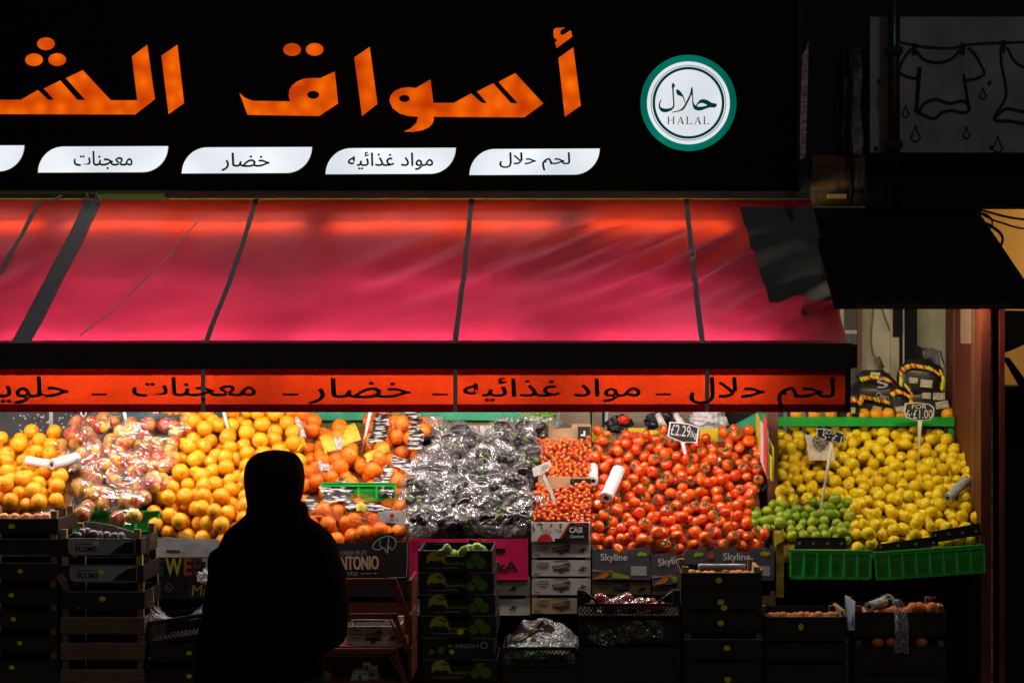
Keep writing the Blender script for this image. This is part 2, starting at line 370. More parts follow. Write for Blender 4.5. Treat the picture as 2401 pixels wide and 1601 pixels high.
for cx, cy, r in [(705,575,18),(755,690,25),(1015,683,18),(1100,483,18),(1175,745,25)]:
    mb.ribbon(D([(cx,cy-2*r),(cx+r*.5,cy-r*.5),(cx+r,cy+r*.5),(cx,cy+r*1.3),(cx-r,cy+r*.5),(cx-r*.5,cy-r*.5),(cx,cy-2*r)]), 6/2.178*YM/F)
for cx, cy in [(752,252),(998,250),(1205,238)]: mb.ribbon([W(1800+cx/2.178, (cy-30)/2.178, YM-.005), W(1800+(cx-4)/2.178, (cy+28)/2.178, YM-.005)], 26/2.178*YM/F)
for cx, cy in [(567,416),(1132,424),(1140,752),(552,760)]: mb.sheet(px_poly(circ(cx, cy, 10), YM, 2.178, 1800), YM-.006)
part('line_drawing', mb, INK, mu)
mb = MB().tube([W(2096, 500, 9.95), W(2096, -60, 9.95)], .03, 16)
dp = thing('drainpipe', 'black vertical drainpipe in front of the grey mural board', 'pipe', W(2096, 500, 9.95)); part('pipe', mb, PIPE, dp, True)
for v in (120, 340): part('bracket', MB().box(WX(2078, 9.95), WX(2114, 9.95), 9.91, 9.99, WZ(v+8, 9.95), WZ(v-8, 9.95)), DARKMETAL, dp)
# narrow brick pier with cables between fascia and mural
bp_ = thing('brick_pier', 'dark brick pier with grey render between fascia and drainpipe', 'wall', W(1965, 480, 10.14))
part('brickwork', MB().box(WX(1905, 10.14), WX(2032, 10.14), 10.14, 10.24, WZ(484, 10.14), WZ(365, 10.14)), bricks('old_brick', (.16, .07, .025), (.10, .045, .02), (.06, .05, .04), 1.0), bp_)  # dark brown bricks with darker mottling
part('render_patch', MB().prism(px_poly([(1976,110),(2020,112),(2022,180),(2016,250),(2024,330),(2020,364),(1975,364),(1972,300),(1980,200)], 10.14), 10.13, 10.22), M('worn_render', (.28, .27, .28), .9, (.04, .04, .045), 9, (.4, .6), bump=(30, .6)), bp_)
part('ledge_brick', MB().box(WX(1942, 10.08), WX(1985, 10.08), 10.08, 10.138, WZ(465, 10.08), WZ(455, 10.08)), M('yellow_brick', (.5, .36, .12), .8, (.35, .22, .08), 20), bp_)
solid('wall_cable', 'bundle of black cables running down the brick pier', 'cable', MB().tube([W(1994, 90, 10.08), W(1996, 200, 10.07), W(1990, 300, 10.09), W(1999, 400, 10.06), W(1994, 478, 10.08)], .012, 6).tube([W(1978, 95, 10.1), W(1974, 220, 10.1), W(1990, 330, 10.08), W(1996, 400, 10.09)], .005, 6), DARKMETAL, W(1995, 478, 10.08), smooth=True)
solid('grey_bracket', 'pale grey metal strip leaning beside the cable bundle', 'bracket', MB().prism(px_poly([(2020,391),(2029,391),(2022,440),(2013,440)], 10.0), 10.0, 10.02), GREYMETAL, W(2020, 440, 10.0))
# projecting sign, edge on
YP = 9.55
ps = thing('projecting_sign', 'thin projecting sign seen edge-on at the end of the fascia', 'sign', W(1888, 370, YP))
part('edge_frame', MB().prism(px_poly([(1893,112),(1896,98),(1893,240),(1889,368),(1880,372),(1880,300),(1885,125)], YP), YP, YP+.08), M('worn_white_edge', (.55, .55, .56), .5, (.12, .12, .13), 30, (.4, .62), sc=(1, 1, 3)), ps)
part('bracket', MB().box(WX(1880, YP)-.01, WX(1896, YP), YP+.2, 10.0, WZ(380, YP), WZ(373, YP)), DARKMETAL, ps)

# ---------------------------------------------------------------- fascia sign
YF = 9.95
fa = thing('fascia_sign', 'long black shop fascia with backlit orange lettering and white panels', 'sign', (0, YF, WZ(445, YF)))
part('backboard', MB().box(-6, WX(1868, YF), YF, YF+.25, WZ(446, YF), WZ(-140, YF)), BLACK, fa)
part('end_cap', MB().box(WX(1868, YF)+.001, WX(1878, YF), YF-.01, YF+.25, WZ(446, YF), WZ(-140, YF)), DARKMETAL, fa)
ORANGE = emit('orange_backlit_acrylic', (1.0, .150, .002), 1.0, (.54, .042, .001), 13.0, (.04, .70))
A = lambda pts, ou: [(WX(ou+x/2.352, YF), WZ(y/2.352, YF)) for x, y in pts]
el = lambda cx, cy, rx, ry: circ(cx, cy, rx, ry, 28)
words_ = [
 [[(-700,553),(-500,553),(-420,420),(-330,553),(118,553),(213,500),(270,553),(300,553),(246,492),(336,446),(430,554),(474,554),(366,434),(460,390),(614,556),(760,556),(730,315),(815,250),(857,550),(748,634),(-700,630)], 0],
 [[(893,310),(981,250),(1018,572),(932,632)], 0],
 [[(1322,515),(1350,540),(1385,556),(1410,559),(1602,562),(1594,530),(1598,500),(1612,475),(1640,453),(1670,440),(1700,434),(1768,434),(1848,397),(1866,573),(1762,643),(1367,636)], 0, el(1729,526,33,22)],
 [[(1955,320),(2040,262),(2083,576),(1998,643)], 0],
 [[(32,560),(38,530),(60,505),(100,488),(140,484),(178,488),(258,441),(274,570),(388,570),(482,518),(540,570),(570,572),(514,508),(604,462),(702,572),(740,573),(632,455),(725,406),(880,574),(774,650),(274,647),(278,660),(270,683),(250,705),(210,722),(160,730),(112,728),(150,710),(180,680),(190,647),(140,643),(90,630),(50,600)], 900, el(115,546,29,19)],
 [[(963,323),(1045,264),(1086,585),(998,647)], 900],
 [[(935,175),(938,165),(950,158),(1000,156),(978,168),(972,182),(976,194),(985,197),(1000,190),(1030,170),(1040,205),(952,270),(945,235),(957,226),(937,210)], 900]]
for wd in words_:
    polys = [A(p, wd[1]) for p in [wd[0]]+wd[2:]]
    sh = fill_polys(polys); mb = shape_at(sh, YF-.012)
    o = part('letter', mb, ORANGE, fa)
for cx, cy in [(257,245),(191,333),(319,332),(1613,277),(1737,276)]:
    part('letter_dot', shape_at(fill_polys([A(el(cx, cy, 49, 35), 0)]), YF-.012), ORANGE, fa)
PANEL = emit('white_backlit_acrylic', (.88, .92, .96), 1.06, (.44, .49, .55), 3.6, (.15, 1.0))
PRINT = M('panel_print', (.01, .01, .012), .6)
u0 = -249
for k, key in enumerate(['sweet', 'pastry', 'veg', 'food', 'meat']):
    a = -249+337*k; b_ = a+309; t = 341.5+1.9*k; bt = t+62
    arc = lambda cx, cy, rx, ry, a0, a1: [(cx+rx*math.cos(q), cy+ry*math.sin(q)) for q in np.linspace(a0, a1, 14)]
    pts = [(a, bt)]+arc(a+62, t+62, 60, 61, math.pi, 1.5*math.pi)+[(b_, t)]+arc(b_-62, bt-62, 60, 61, 0, .5*math.pi)
    p = part('light_panel', MB().sheet([(WX(u, YF), WZ(v, YF)) for u, v in pts], YF-.008), PANEL, fa)
    p2 = part('panel_rim', MB().ribbon([W(u, v, YF-.007) for u, v in pts+[pts[0], pts[1]]], .006), GREYMETAL, p)
    c = {'sweet': (-150, -20), 'pastry': (174, 312), 'veg': (520, 633), 'food': (816, 1016), 'meat': (1171, 1337)}[key]
    tp = {'sweet': 352, 'pastry': 355, 'veg': 359, 'food': 357, 'meat': 358}[key]
    part('lettering', fit(arabic_shape(AR[key], .011), WX(c[0], YF), WX(c[1], YF), WZ(tp+43, YF), WZ(tp, YF), YF-.011), PRINT, p)
# round halal sign
H = lambda pts: [(WX(1490+x/6.272, YF), WZ(120+y/6.272, YF)) for x, y in pts]
ha = thing('halal_sign', 'round backlit green and white HALAL sign on the black fascia', 'sign', W(1612, 358, YF))
ORG[ha.name] = Vector(ha.location)
ringshape = lambda r1, r0: fill_polys([H(circ(770, 783, r1, r1, 72)), H(circ(770, 783, r0, r0, 72))])
part('disc_body', MB().prism(H(circ(770, 783, 708, 708, 72))[::-1], YF-.05, YF-.001), DARKMETAL, ha)
part('green_ring', shape_at(ringshape(703, 607), YF-.053), emit('green_backlit', (.0, .25, .17), .85, (.0, .08, .065), 3.5, (.1, .8)), ha)
HW = emit('pale_backlit', (.84, .87, .90), .95, (.42, .50, .56), 3.2, (.25, 1.0))
part('white_face', shape_at(fill_polys([H(circ(770, 783, 606, 606, 72))]), YF-.053), HW, ha)
DG = emit('dark_green_print', (.0, .045, .035), .8)
part('thin_ring', shape_at(ringshape(552, 543), YF-.056), DG, ha)
part('thick_ring', shape_at(ringshape(527, 487), YF-.056), DG, ha)
pa = smooth_closed([(545,487),(576,538),(555,572),(563,740),(566,800),(560,850),(520,893),(440,921),(375,910),(343,870),(334,825),(345,770),(372,728),(377,735),(360,780),(356,820),(374,852),(440,868),(515,856),(541,830),(545,780),(540,700),(530,570),(524,530)], 3)
pb = smooth_closed([(594,588),(620,590),(660,625),(695,680),(712,730),(724,775),(714,778),(700,735),(678,695),(640,680),(610,665),(592,630)], 3)
pc = smooth_closed([(818,550),(832,575),(836,640),(840,740),(848,785),(868,818),(884,808),(920,758),(962,732),(1010,732),(1060,750),(1110,782),(1184,799),(1162,850),(1090,850),(1020,870),(960,893),(905,895),(860,878),(836,840),(825,785),(822,690),(812,668),(790,720),(750,800),(715,860),(690,888),(640,905),(580,920),(525,927),(545,912),(600,900),(650,880),(690,845),(722,793),(770,700),(795,640),(805,580)], 3)
hole = smooth_closed([(895,825),(925,797),(965,785),(1010,798),(1040,820),(965,838),(912,838)], 3)
part('arabic_lettering', shape_at(fill_polys([H(pa)]), YF-.056).add(*[(lambda s: ([(x, YF-.056, z) for x, z in s[0]], s[1]))(fill_polys([H(pb)]))][0]).add(*[(lambda s: ([(x, YF-.056, z) for x, z in s[0]], s[1]))(fill_polys([H(pc), H(hole)]))][0]), DG, ha)
# HALAL in serif capitals
def bar(x0, x1, z0, z1): return [(x0, z0), (x1, z0), (x1, z1), (x0, z1)]
mb = MB(); T0, T1 = 985, 1095
def addp(p): mb.sheet(H(p), YF-.0565)
for ox in (460,):
    addp(bar(468, 484, T0, T1)); addp(bar(543, 559, T0, T1)); addp(bar(484, 543, 1034, 1041))
    for q in (456, 531): addp(bar(q, q+40, T0, T0+4)); addp(bar(q, q+40, T1-4, T1))
for ox in (605, 855):
    addp([(ox+5, T1), (ox+48, T0), (ox+53, T0+8), (ox+12, T1)]); addp([(ox+45, T0+4), (ox+58, T0), (ox+98, T1), (ox+76, T1)]); addp(bar(ox+28, ox+74, 1055, 1061))
    addp(bar(ox-6, ox+26, T1-4, T1+1)); addp(bar(ox+66, ox+106, T1-4, T1+1))
for ox in (733, 983):
    addp(bar(ox+12, ox+28, T0, T1)); addp(bar(ox, ox+42, T0-1, T0+4)); addp([(ox, T1-5), (ox+70, T1-5), (ox+92, T1-28), (ox+88, T1+1), (ox, T1+1)])
part('lettering', mb, emit('dark_print', (.01, .018, .018), .6), ha)

# ---------------------------------------------------------------- red awning
YT, YB_ = 9.98, 8.64            # fabric at the wall, fabric at the front bar
ZT, ZB = WZ(468, YT), WZ(806, 8.6)
XL, XE = -4.2, 1.185
aw = thing('awning', 'wide red fabric awning with dark seams over the fruit stall', 'awning', (0, YT, ZT))
RED = cloth('red_awning_fabric', (.66, .03, .11), (.52, .024, .072), .58, col2=(.54, .02, .08), spec=.2)
SEAM = cloth('grey_seam_tape', (.62, .63, .64), (.02, .02, .02), .08, spec=.03)
def aw_pt(a, b, off=0.0):
    """a: 0..1 along the width, b: 0 at the wall .. 1 at the front bar"""
    x = XL+(XE-XL)*a; y = YT+(YB_-YT)*b; z = ZT+(ZB-ZT)*b
    sag = -.035*math.sin(math.pi*b)
    w = 0.0
    env = math.sin(math.pi*min(1, b*1.02))**.8
    for (cx, cb, ang, wl, L, amp) in [(-3.3, .25, .55, .075, .5, .014), (-.62, .45, .75, .095, .36, .013), (.55, .42, .72, .07, .45, .026), (.05, .3, .62, .06, .25, .013), (-2.9, .55, .9, .09, .3, .010), (.95, .75, .8, .06, .25, .016)]:
        dx, dy = x-cx, (b-cb)*1.5
        along = dx*math.cos(ang)-dy*math.sin(ang); acr = dx*math.sin(ang)+dy*math.cos(ang)
        w += amp*math.cos(acr/wl*2.2+.6*math.sin(along*5))*math.exp(-(along/L)**2-(acr/(wl*3.2))**2)
    w += .010*noise.noise((x*1.5, b*2.1, 3.3))+.004*noise.noise((x*5, b*5, 1.7))
    w += .010*math.exp(-((b-.93)/.05)**2)*noise.noise((x*3.0, 0, 9))
    n = Vector((0, -(ZT-ZB), (YT-YB_))).normalized()
    p = Vector((x, y, z+sag*.6))+n*(w*env*1.7+off); return p
fb = part('fabric', MB().grid(300, 70, lambda a, b: aw_pt(a, b)), RED, aw, True)
def seam(xa, xb, w, name='seam'):
    mb = MB(); n = 40; vs = []
    for j in range(n+1):
        b = j/n; x = xa+(xb-xa)*b
        for s in (-.5, .5): vs.append(aw_pt((x+s*w-XL)/(XE-XL), b, .004))
    mb.add(vs, [(2*j, 2*j+1, 2*j+3, 2*j+2) for j in range(n)]); return part(name, mb, SEAM, aw, True)
for x in (-3.75, -2.69, -1.605, -.522, .555): seam(x, x-.004, .024)
seam(-2.42, -2.415, .088, 'wide_seam')
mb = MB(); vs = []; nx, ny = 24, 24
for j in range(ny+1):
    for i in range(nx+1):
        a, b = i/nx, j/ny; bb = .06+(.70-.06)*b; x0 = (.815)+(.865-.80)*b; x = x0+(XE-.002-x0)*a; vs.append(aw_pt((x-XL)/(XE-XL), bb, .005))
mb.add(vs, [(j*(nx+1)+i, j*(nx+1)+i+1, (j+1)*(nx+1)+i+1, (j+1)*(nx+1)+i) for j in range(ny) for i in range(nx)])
part('shadow_patch', mb, cloth('shadow_patch_cloth', (.15, .15, .155), (.006, .006, .006), .06, spec=.01), aw, True)  # grey sheet painting the shadow of something behind the cloth
# hairline tear in the left bay
tp = [(-1.86,.16),(-1.88,.2),(-1.895,.26),(-1.92,.32),(-1.935,.40),(-1.955,.45),(-1.985,.52),(-2.0,.58),(-2.03,.66),(-2.06,.74),(-2.10,.82),(-2.14,.90),(-2.18,.97)]
mb = MB(); vs = []
for k, (x, b) in enumerate(tp):
    x += random.uniform(-.006, .006)
    for s in (-.5, .5): vs.append(aw_pt((x+s*.009-XL)/(XE-XL), b, .006))
mb.add(vs, [(2*j, 2*j+1, 2*j+3, 2*j+2) for j in range(len(tp)-1)]); part('tear', mb, M('frayed_white', (.9, .9, .88), .8), aw)
# end flap of the awning on the right (triangular side)
vs = [aw_pt(1, 0), aw_pt(1, 1), Vector((XE, YB_, ZB-.06)), Vector((XE, YT-.05, ZT-.12))]
part('front_bar', MB().box(XL, WX(2002, 8.6), 8.6, 8.68, WZ(864, 8.6), WZ(805, 8.6)), M('charcoal_bar', (.011, .011, .012), .5, spec=.35), aw)
part('end_bracket', MB().box(WX(2002, 8.6)+.001, WX(2002, 8.6)+.014, 8.595, 8.69, WZ(862, 8.6), WZ(808, 8.6)), DARKMETAL, aw)
part('cassette', MB().box(-2.05, XE-.02, 9.90, 10.04, ZT+.006, WZ(449, 9.9)).box(XL, -2.4, 9.97, 10.04, ZT+.006, WZ(455, 9.97)), GREYMETAL, aw)
mb = MB().tube([W(112, 478, 9.9), W(145, 458, 9.92)], .006, 6).tube([W(198, 478, 9.9), W(204, 452, 9.9), W(210, 476, 9.9)], .006, 6).tube([W(222, 478, 9.9), W(226, 450, 9.9), W(234, 478, 9.9)], .006, 6)
part('hook', mb, M('galvanised', (.45, .45, .45), .4), aw, True)
for sx in (-3.9, 1.12):          # folding arms below the fabric
    part('arm', MB().tube([(sx, 10.0, ZT-.16), (sx-.25 if sx < 1 else sx-.2, 9.3, ZT-.42), (sx, 8.68, ZB-.02)], .018, 8), GREYMETAL, aw, True)
# valance
YV = 8.612
vt, vb = WZ(862, YV), WZ(965, YV)
VXR = WX(1993, YV)
def vpt(x, t, off=0): return (x, YV-off+.010*math.sin(x*2.3+.5)*t+.004*noise.noise((x*4, t*2, 5))*t, vt+(vb-vt)*t)
def vgrid(t0, t1, off, x0=XL, x1=VXR): return MB().grid(200, 6, lambda a, b: vpt(x0+(x1-x0)*a, t0+(t1-t0)*b, off))
RED2 = cloth('red_valance_fabric', (.42, .02, .01), (.35, .021, .0035), .5)
HEM = cloth('dark_red_hem', (.16, .004, .004), (.30, .006, .003), .4)
va = part('valance', vgrid(0, 1, 0), RED2, aw, True)
part('hem', vgrid(.83, 1.01, .004), HEM, va, True); part('hem', vgrid(0, .17, .004), HEM, va, True)
for u in (-113, 477, 1068, 1658): part('seam', vgrid(0, 1.01, .006, WX(u-5, YV), WX(u+5, YV)), SEAM, va, True)
part('seam', vgrid(0, 1.01, .006, WX(1981, YV), VXR+.002), M('black_edge', (.008, .006, .006), .8), va, True)
INK2 = M('black_valance_print', (.006, .004, .004), .8)
for key, a, b, tp_, bt_ in [('sweet', -120, 161, 882, 947), ('pastry', 310, 600, 884, 940), ('veg', 725, 964, 886, 947), ('food', 1086, 1502, 885, 943), ('meat', 1616, 1958, 884, 958)]:
    yy = YV-.0075; mb = fit(arabic_shape(AR[key], .012), WX(a, YV), WX(b, YV), WZ(bt_, YV), WZ(tp_, YV), 0)
    mb.v = [(x, vpt(x, (z-vt)/(vb-vt), .006)[1], z) for x, y, z in mb.v]
    part('lettering', mb, INK2, va)
mb = MB()
for a, b in ((215, 250), (664, 700), (1014, 1050), (1537, 1573), (-180, -150)):
    x0, x1 = WX(a, YV), WX(b, YV); mb.add([(x0, vpt(x0, .6, .006)[1], WZ(927, YV)), (x1, vpt(x1, .6, .006)[1], WZ(927, YV)), (x1, vpt(x1, .6, .006)[1], WZ(922, YV)), (x0, vpt(x0, .6, .006)[1], WZ(922, YV))], [(0, 1, 2, 3)])
part('dash', mb, INK2, va)

# ---------------------------------------------------------------- lamps under the awning
TUBEM = emit('lit_tube', (1.0, .93, .84), TUBE); TUBEB = emit('warm_lit_tube', (.95, 1.25, .03), BACKTUBE); TUBEC = emit('mid_fill_tube', (1.0, .93, .88), MIDFILL)
def batten(x0, x1, y, z, m, label, hw=.018):
    t = thing('tube_light', label, 'lamp', ((x0+x1)/2, y, z), 'tube lamps' )
    part('housing', MB().box(x0-.03, x1+.03, y-hw, y+hw, z+.0185, z+.045) if hw > .01 else MB().tube([(x0, y, z+.03), (x1, y, z+.03)], .004, 6), WHITE, t)
    part('tube', MB().tube([(x0, y, z), (x1, y, z)], .013, 10), m, t, True)
    if m is TUBEB: part('light_shield', MB().box(x0-.03, x1+.03, y-.05, y+.05, z-.045, z-.035), WHITE, t)  # added unseen plate, keeps the back tubes' light from falling downward
    part('end_clip', MB().box(x0-.02, x0-.001, y-.015, y+.015, z-.016, z+.021).box(x1+.001, x1+.02, y-.015, y+.015, z-.016, z+.021), WHITE, t)
for k, (x0, x1) in enumerate([(-3.9, -2.75), (-2.6, -1.45), (-1.3, -.15), (0.0, .85)]):
    batten(x0, x1, 8.80, 2.015, TUBEM, 'white tube lamp close behind the valance, %s from the left' % ('first second third fourth'.split()[k]), .004)
for k, (x0, x1) in enumerate([(-3.9, -2.62), (-2.5, -1.35), (-1.2, -.1), (.05, .75)]):
    batten(x0, x1, 9.80, ZT-.20, TUBEB, 'warm tube lamp up by the wall under the awning, %s from the left' % ('first second third fourth'.split()[k]), .004)

for k, (x0, x1) in enumerate([(-3.7, -2.7), (-2.5, -1.5), (-1.3, -.3), (-.1, .62)]):  # added unseen row, evens the glow through the cloth and brightens the fruit
    batten(x0, x1, 9.33, 2.22, TUBEC, 'added white fill tube midway under the awning, %s from the left' % ('first second third fourth'.split()[k]), .004)
# ---------------------------------------------------------------- black canopy and kiosk bay on the right
ca = thing('black_canopy', 'black sloping canopy above the lemon display', 'canopy', (1.6, 10.1, 2.8))
ZC0, ZC1 = WZ(487, 10.1), WZ(714, 8.68); X0, X1 = 1.215, 2.035
p = lambda x, y, z: (x, y, z)
part('sheet', MB().hexa([p(1.13, 8.68, ZC1), p(X1, 8.68, ZC1), p(X1, 10.1, ZC0), p(1.19, 10.1, ZC0), p(1.13, 8.68, ZC1-.02), p(X1, 8.68, ZC1-.02), p(X1, 10.1, ZC0-.02), p(1.19, 10.1, ZC0-.02)]), BLACKM, ca)
part('front_lip', MB().box(X0, 1.90, 8.64, 8.678, WZ(722, 8.64), ZC1+.004), M('dark_brown_lip', (.05, .014, .01), .6), ca)
part('support_post', MB().box(X1-.01, X1+.02, 10.06, 10.1, 2.2, ZC0), DARKMETAL, ca)
solid('overhang_beam', 'black beam under the mural board above the canopy', 'beam', MB().box(WX(2035, 10.0), 4.2, 9.99, 10.09, WZ(488, 10.0), WZ(360, 10.0)).box(WX(2035, 10.0), 4.2, 9.94, 9.985, WZ(376, 9.94), WZ(358, 9.94)), BLACKM, (2.5, 10.0, WZ(488, 10.0)))
CAB = lambda pts, r: MB().tube([W(2150+x/3.135, 460+y/3.135, 10.3+.002*i) for i, (x, y) in enumerate(smooth_open(pts))], r, 6)
solid('hanging_cable', 'upper black cable strung across the ochre wall', 'cable', CAB([(400, 96), (480, 105), (600, 138), (700, 160), (800, 172), (900, 176)], .006), BLACKPL, W(2290, 495, 10.3), smooth=True)
solid('hanging_cable', 'lower black cable sloping across the ochre wall', 'cable', CAB([(410, 115), (470, 130), (550, 172), (650, 205), (740, 232), (860, 246)], .005), BLACKPL, W(2290, 500, 10.3), smooth=True)
solid('cable_loop', 'loose loop of black cable hanging over the canopy edge', 'cable', CAB([(420, 120), (500, 130), (550, 175), (545, 225), (505, 262)], .005).add(*(lambda m: (m.v, m.f))(CAB([(480, 205), (520, 208), (600, 260), (630, 310), (615, 365), (575, 400)], .008))), BLACKPL, W(2310, 560, 10.3), smooth=True)
yb = 11.0
nbx = thing('dark_sign_box', 'dark boxed sign on a diagonal brace before the ochre wall', 'sign', W(2380, 860, yb))
part('box', MB().prism(px_poly([(2353, 728), (2470, 728), (2470, 805), (2401, 808), (2380, 818), (2353, 828)], yb), yb, yb+.3), BLACKM, nbx)
part('brace', MB().prism(px_poly([(2354, 838), (2366, 838), (2412, 900), (2396, 912)], yb), yb, yb+.04), BLACKM, nbx)
solid('dark_cabinet', 'dark cabinet at the foot of the ochre wall', 'cabinet', MB().box(WX(2354, 10.9), 3.6, 10.9, 11.4, .12, WZ(911, 10.9)).box(WX(2354, 10.9)-.01, 3.62, 10.88, 11.42, WZ(911, 10.9)+.001, WZ(907, 10.9)), BLACKM, (3, 10.9, .12))
# kiosk bay
ki = thing('kiosk_bay', 'recessed kiosk bay with red brown posts holding the lemons', 'kiosk', (1.4, 9.0, .12))
YK = 10.45
part('cream_wall', MB().box(WX(2020, YK), WX(2221, YK), YK, YK+.05, .9, 2.75), M('cream_paint', (.55, .52, .38), .7, (.42, .40, .28), 3, bump=(30, .2)), ki)
part('tiled_wall', MB().box(XR+.002, WX(2018, YK), YK-.01, YK+.05, .9, 2.75), bricks('kiosk_tiles', (.10, .10, .09), (.07, .07, .065), (.4, .4, .36), 1.0, .10, .16, 0.0), ki)
part('door_frame', MB().box(WX(2009, YK), WX(2019, YK), YK-.04, YK-.011, .9, 2.75), BROWNWOOD, ki)
part('dark_post', MB().box(WX(2108, YK), WX(2146, YK), YK-.06, YK-.002, .9, 2.75), BLACKM, ki)
part('post_edge', MB().box(WX(2112, YK), WX(2116, YK), YK-.064, YK-.0605, .9, 2.75), M('steel_edge', (.4, .4, .42), .4), ki)
part('pale_strip', MB().box(WX(2086, YK), WX(2106, YK), YK-.03, YK-.002, .9, 2.75), M('pale_pink_strip', (.55, .45, .34), .6), ki)
part('meter_box', MB().box(WX(2091, YK), WX(2106, YK), YK-.09, YK-.031, WZ(790, YK), WZ(690, YK)), BLACKM, ki)
# side wall seen at a slant
def side(u0, u1, z0, z1, mat, name, x=1.86):
    y0, y1 = x*F/(u1-U0), x*F/(u0-U0)
    part(name, MB().box(x, x+.05, y0, y1-.002, z0, z1), mat, ki)
side(2217, 2235, .12, 2.60, REDWOOD, 'side_post'); side(2236, 2252, .12, 2.56, M('dark_red', (.12, .022, .012), .5), 'side_post', 1.868)
side(2252, 2278, 2.14, 2.46, M('beige_board', (.50, .32, .22), .6, (.42, .26, .17), 6), 'side_board', 1.866); side(2252, 2278, .12, 2.138, M('dark_red_board', (.13, .02, .012), .5), 'side_board', 1.866)
side(2278, 2284, .12, 2.44, M('orange_lit_edge', (.45, .16, .05), .5), 'side_post', 1.862)  # orange lamp light along this edge is put into its colour
for a, b, Y0, Y1, mt, nm in [(2284, 2299, 9.15, 9.22, BROWNWOOD, 'front_post'), (2300, 2323, 9.0, 9.14, REDWOOD, 'front_post'), (2323.6, 2328, 9.03, 9.12, M('pale_filler', (.5, .4, .32), .7, (.25, .05, .03), 20), 'filler_strip'), (2344, 2356, 9.0, 9.1, M('bright_red_post', (.13, .016, .01), .6, (.09, .01, .007), 12), 'outer_post')]:
    part(nm, MB().box(WX(a, Y0), WX(b, Y0), Y0, Y1, .12, WZ(716, Y0)), mt, ki)
part('dark_gap_strip', MB().box(WX(2328.5, 9.05), WX(2343.5, 9.05), 9.06, 9.1, .12, WZ(716, 9.05)), BLACKM, ki)  # black strip painting the dark gap between the posts
part('dividing_post', MB().box(WX(1801, 9.36), WX(1824, 9.36), 9.36, 9.43, .12, 2.3), BROWNWOOD, ki)
part('dividing_panel', MB().box(WX(1801, 9.36)+.012, WX(1801, 9.36)+.03, 9.431, 10.2, .12, 1.72), BROWNWOOD, ki)
part('base_board', MB().box(.93, WX(2300, 9.0)-.005, 9.32, 9.35, .12, WZ(1290, 9.0)), BLACKM, ki)
# bare bulb under the canopy and the lamp on the far wall
def bulb(name, label, loc, watts, col, m):
    t = thing(name, label, 'lamp', loc); x, y, z = loc
    part('bulb', MB().tube([(x, y, z-.05), (x, y, z-.043), (x, y, z-.02), (x, y, z+.01), (x, y, z+.03)], [.008, .022, .03, .022, .013], 12), m, t, True)
    part('socket', MB().tube([(x, y, z+.031), (x, y, z+.08)], .015, 10), BLACKPL, t)
    ld = bpy.data.lights.new('bulb_light', 'POINT'); ld.energy = watts; ld.color = col; ld.shadow_soft_size = .05
    l = link('bulb_light', ld, t, (0, 0, -.09)); return t
batten(1.32, 1.80, 8.92, 2.322, emit('warm_kiosk_tube', (1.0, .86, .56), BULB), 'short warm tube lamp under the black canopy')
bulb('wall_lamp', 'warm lamp shining on the ochre side wall', (3.3, 10.9, 2.9), WALLLAMP, (1.0, .72, .40), emit('lit_wall_bulb', (1, .7, .4), 6))
# ---------------------------------------------------------------- fruit
def ball(sub, fn, name, mat):
    bm = bmesh.new(); bmesh.ops.create_icosphere(bm, subdivisions=sub, radius=1.0)
    for v in bm.verts: v.co = fn(v.co.copy())
    me = bpy.data.meshes.new(name); bm.to_mesh(me); bm.free(); me.materials.append(mat)
    me.polygons.foreach_set('use_smooth', [True]*len(me.polygons)); return me
def f_orange(r, s):
    def fn(p):
        q = p*r*(1+.025*noise.noise(p*1.3+Vector((s, 0, 0)))); q.z *= .96
        if p.z > .9: q.z -= r*.05*(p.z-.9)/.1
        return q
    return fn
def f_tomato(r, s):
    def fn(p):
        q = p*r*(1+.03*noise.noise(p*1.2+Vector((s, 3, 0)))); q.z *= .86
        a = math.atan2(p.y, p.x)
        if p.z > .3: q *= 1+.02*math.cos(5*a)*(p.z-.3)
        if p.z > .8: q.z -= r*.22*(p.z-.8)/.2
        return q
    return fn
def f_lemon(r, s):
    def fn(p):
        q = p*r*(1+.03*noise.noise(p*1.5+Vector((s, 5, 0)))); q.z *= 1.13
        t = abs(p.z)
        if t > .88: q.z += math.copysign(r*.16*((t-.88)/.12)**.8, p.z)
        return q
    return fn
def f_apple(r, s):
    def fn(p):
        q = p*r*(1+.025*noise.noise(p*1.2+Vector((s, 7, 0)))); q.z *= .93
        w = 1-.13*max(0, -p.z); q.x *= w; q.y *= w
        if p.z > .75: q.z -= r*.34*((p.z-.75)/.25)**1.3
        if p.z < -.85: q.z += r*.2*(-p.z-.85)/.15
        return q
    return fn
mo = fruit_mat('orange_peel', (.96, .46, .010), (.92, .34, .004), .38, ((.12, .14, .02), .036, .0045), bump=(700, .25), nscale=18)
mo2 = fruit_mat('deep_orange_peel', (.95, .26, .005), (.86, .15, .003), .36, ((.10, .12, .02), .036, .004), bump=(700, .25), nscale=18)  # oranges too, deeper in colour than the loose heaps
mt = fruit_mat('tomato_skin', (.95, .15, .006), (.80, .045, .004), .09, spec=1.0, nscale=9)
mc = fruit_mat('cherry_tomato_skin', (.95, .20, .008), (.60, .022, .004), .12, spec=.9, nscale=20)
ml = fruit_mat('lemon_peel', (.95, .74, .012), (.88, .60, .010), .36, ((.30, .22, .05), .033, .003), bump=(600, .3), nscale=20)
mlime = fruit_mat('lime_peel', (.13, .30, .010), (.38, .44, .018), .3, ((.2, .2, .05), .026, .003), bump=(600, .25), nscale=20)
ma = fruit_mat('apple_skin', (.66, .035, .018), (.88, .58, .06), .25, ((.16, .10, .03), .024, .005), nscale=15, mode='noise')
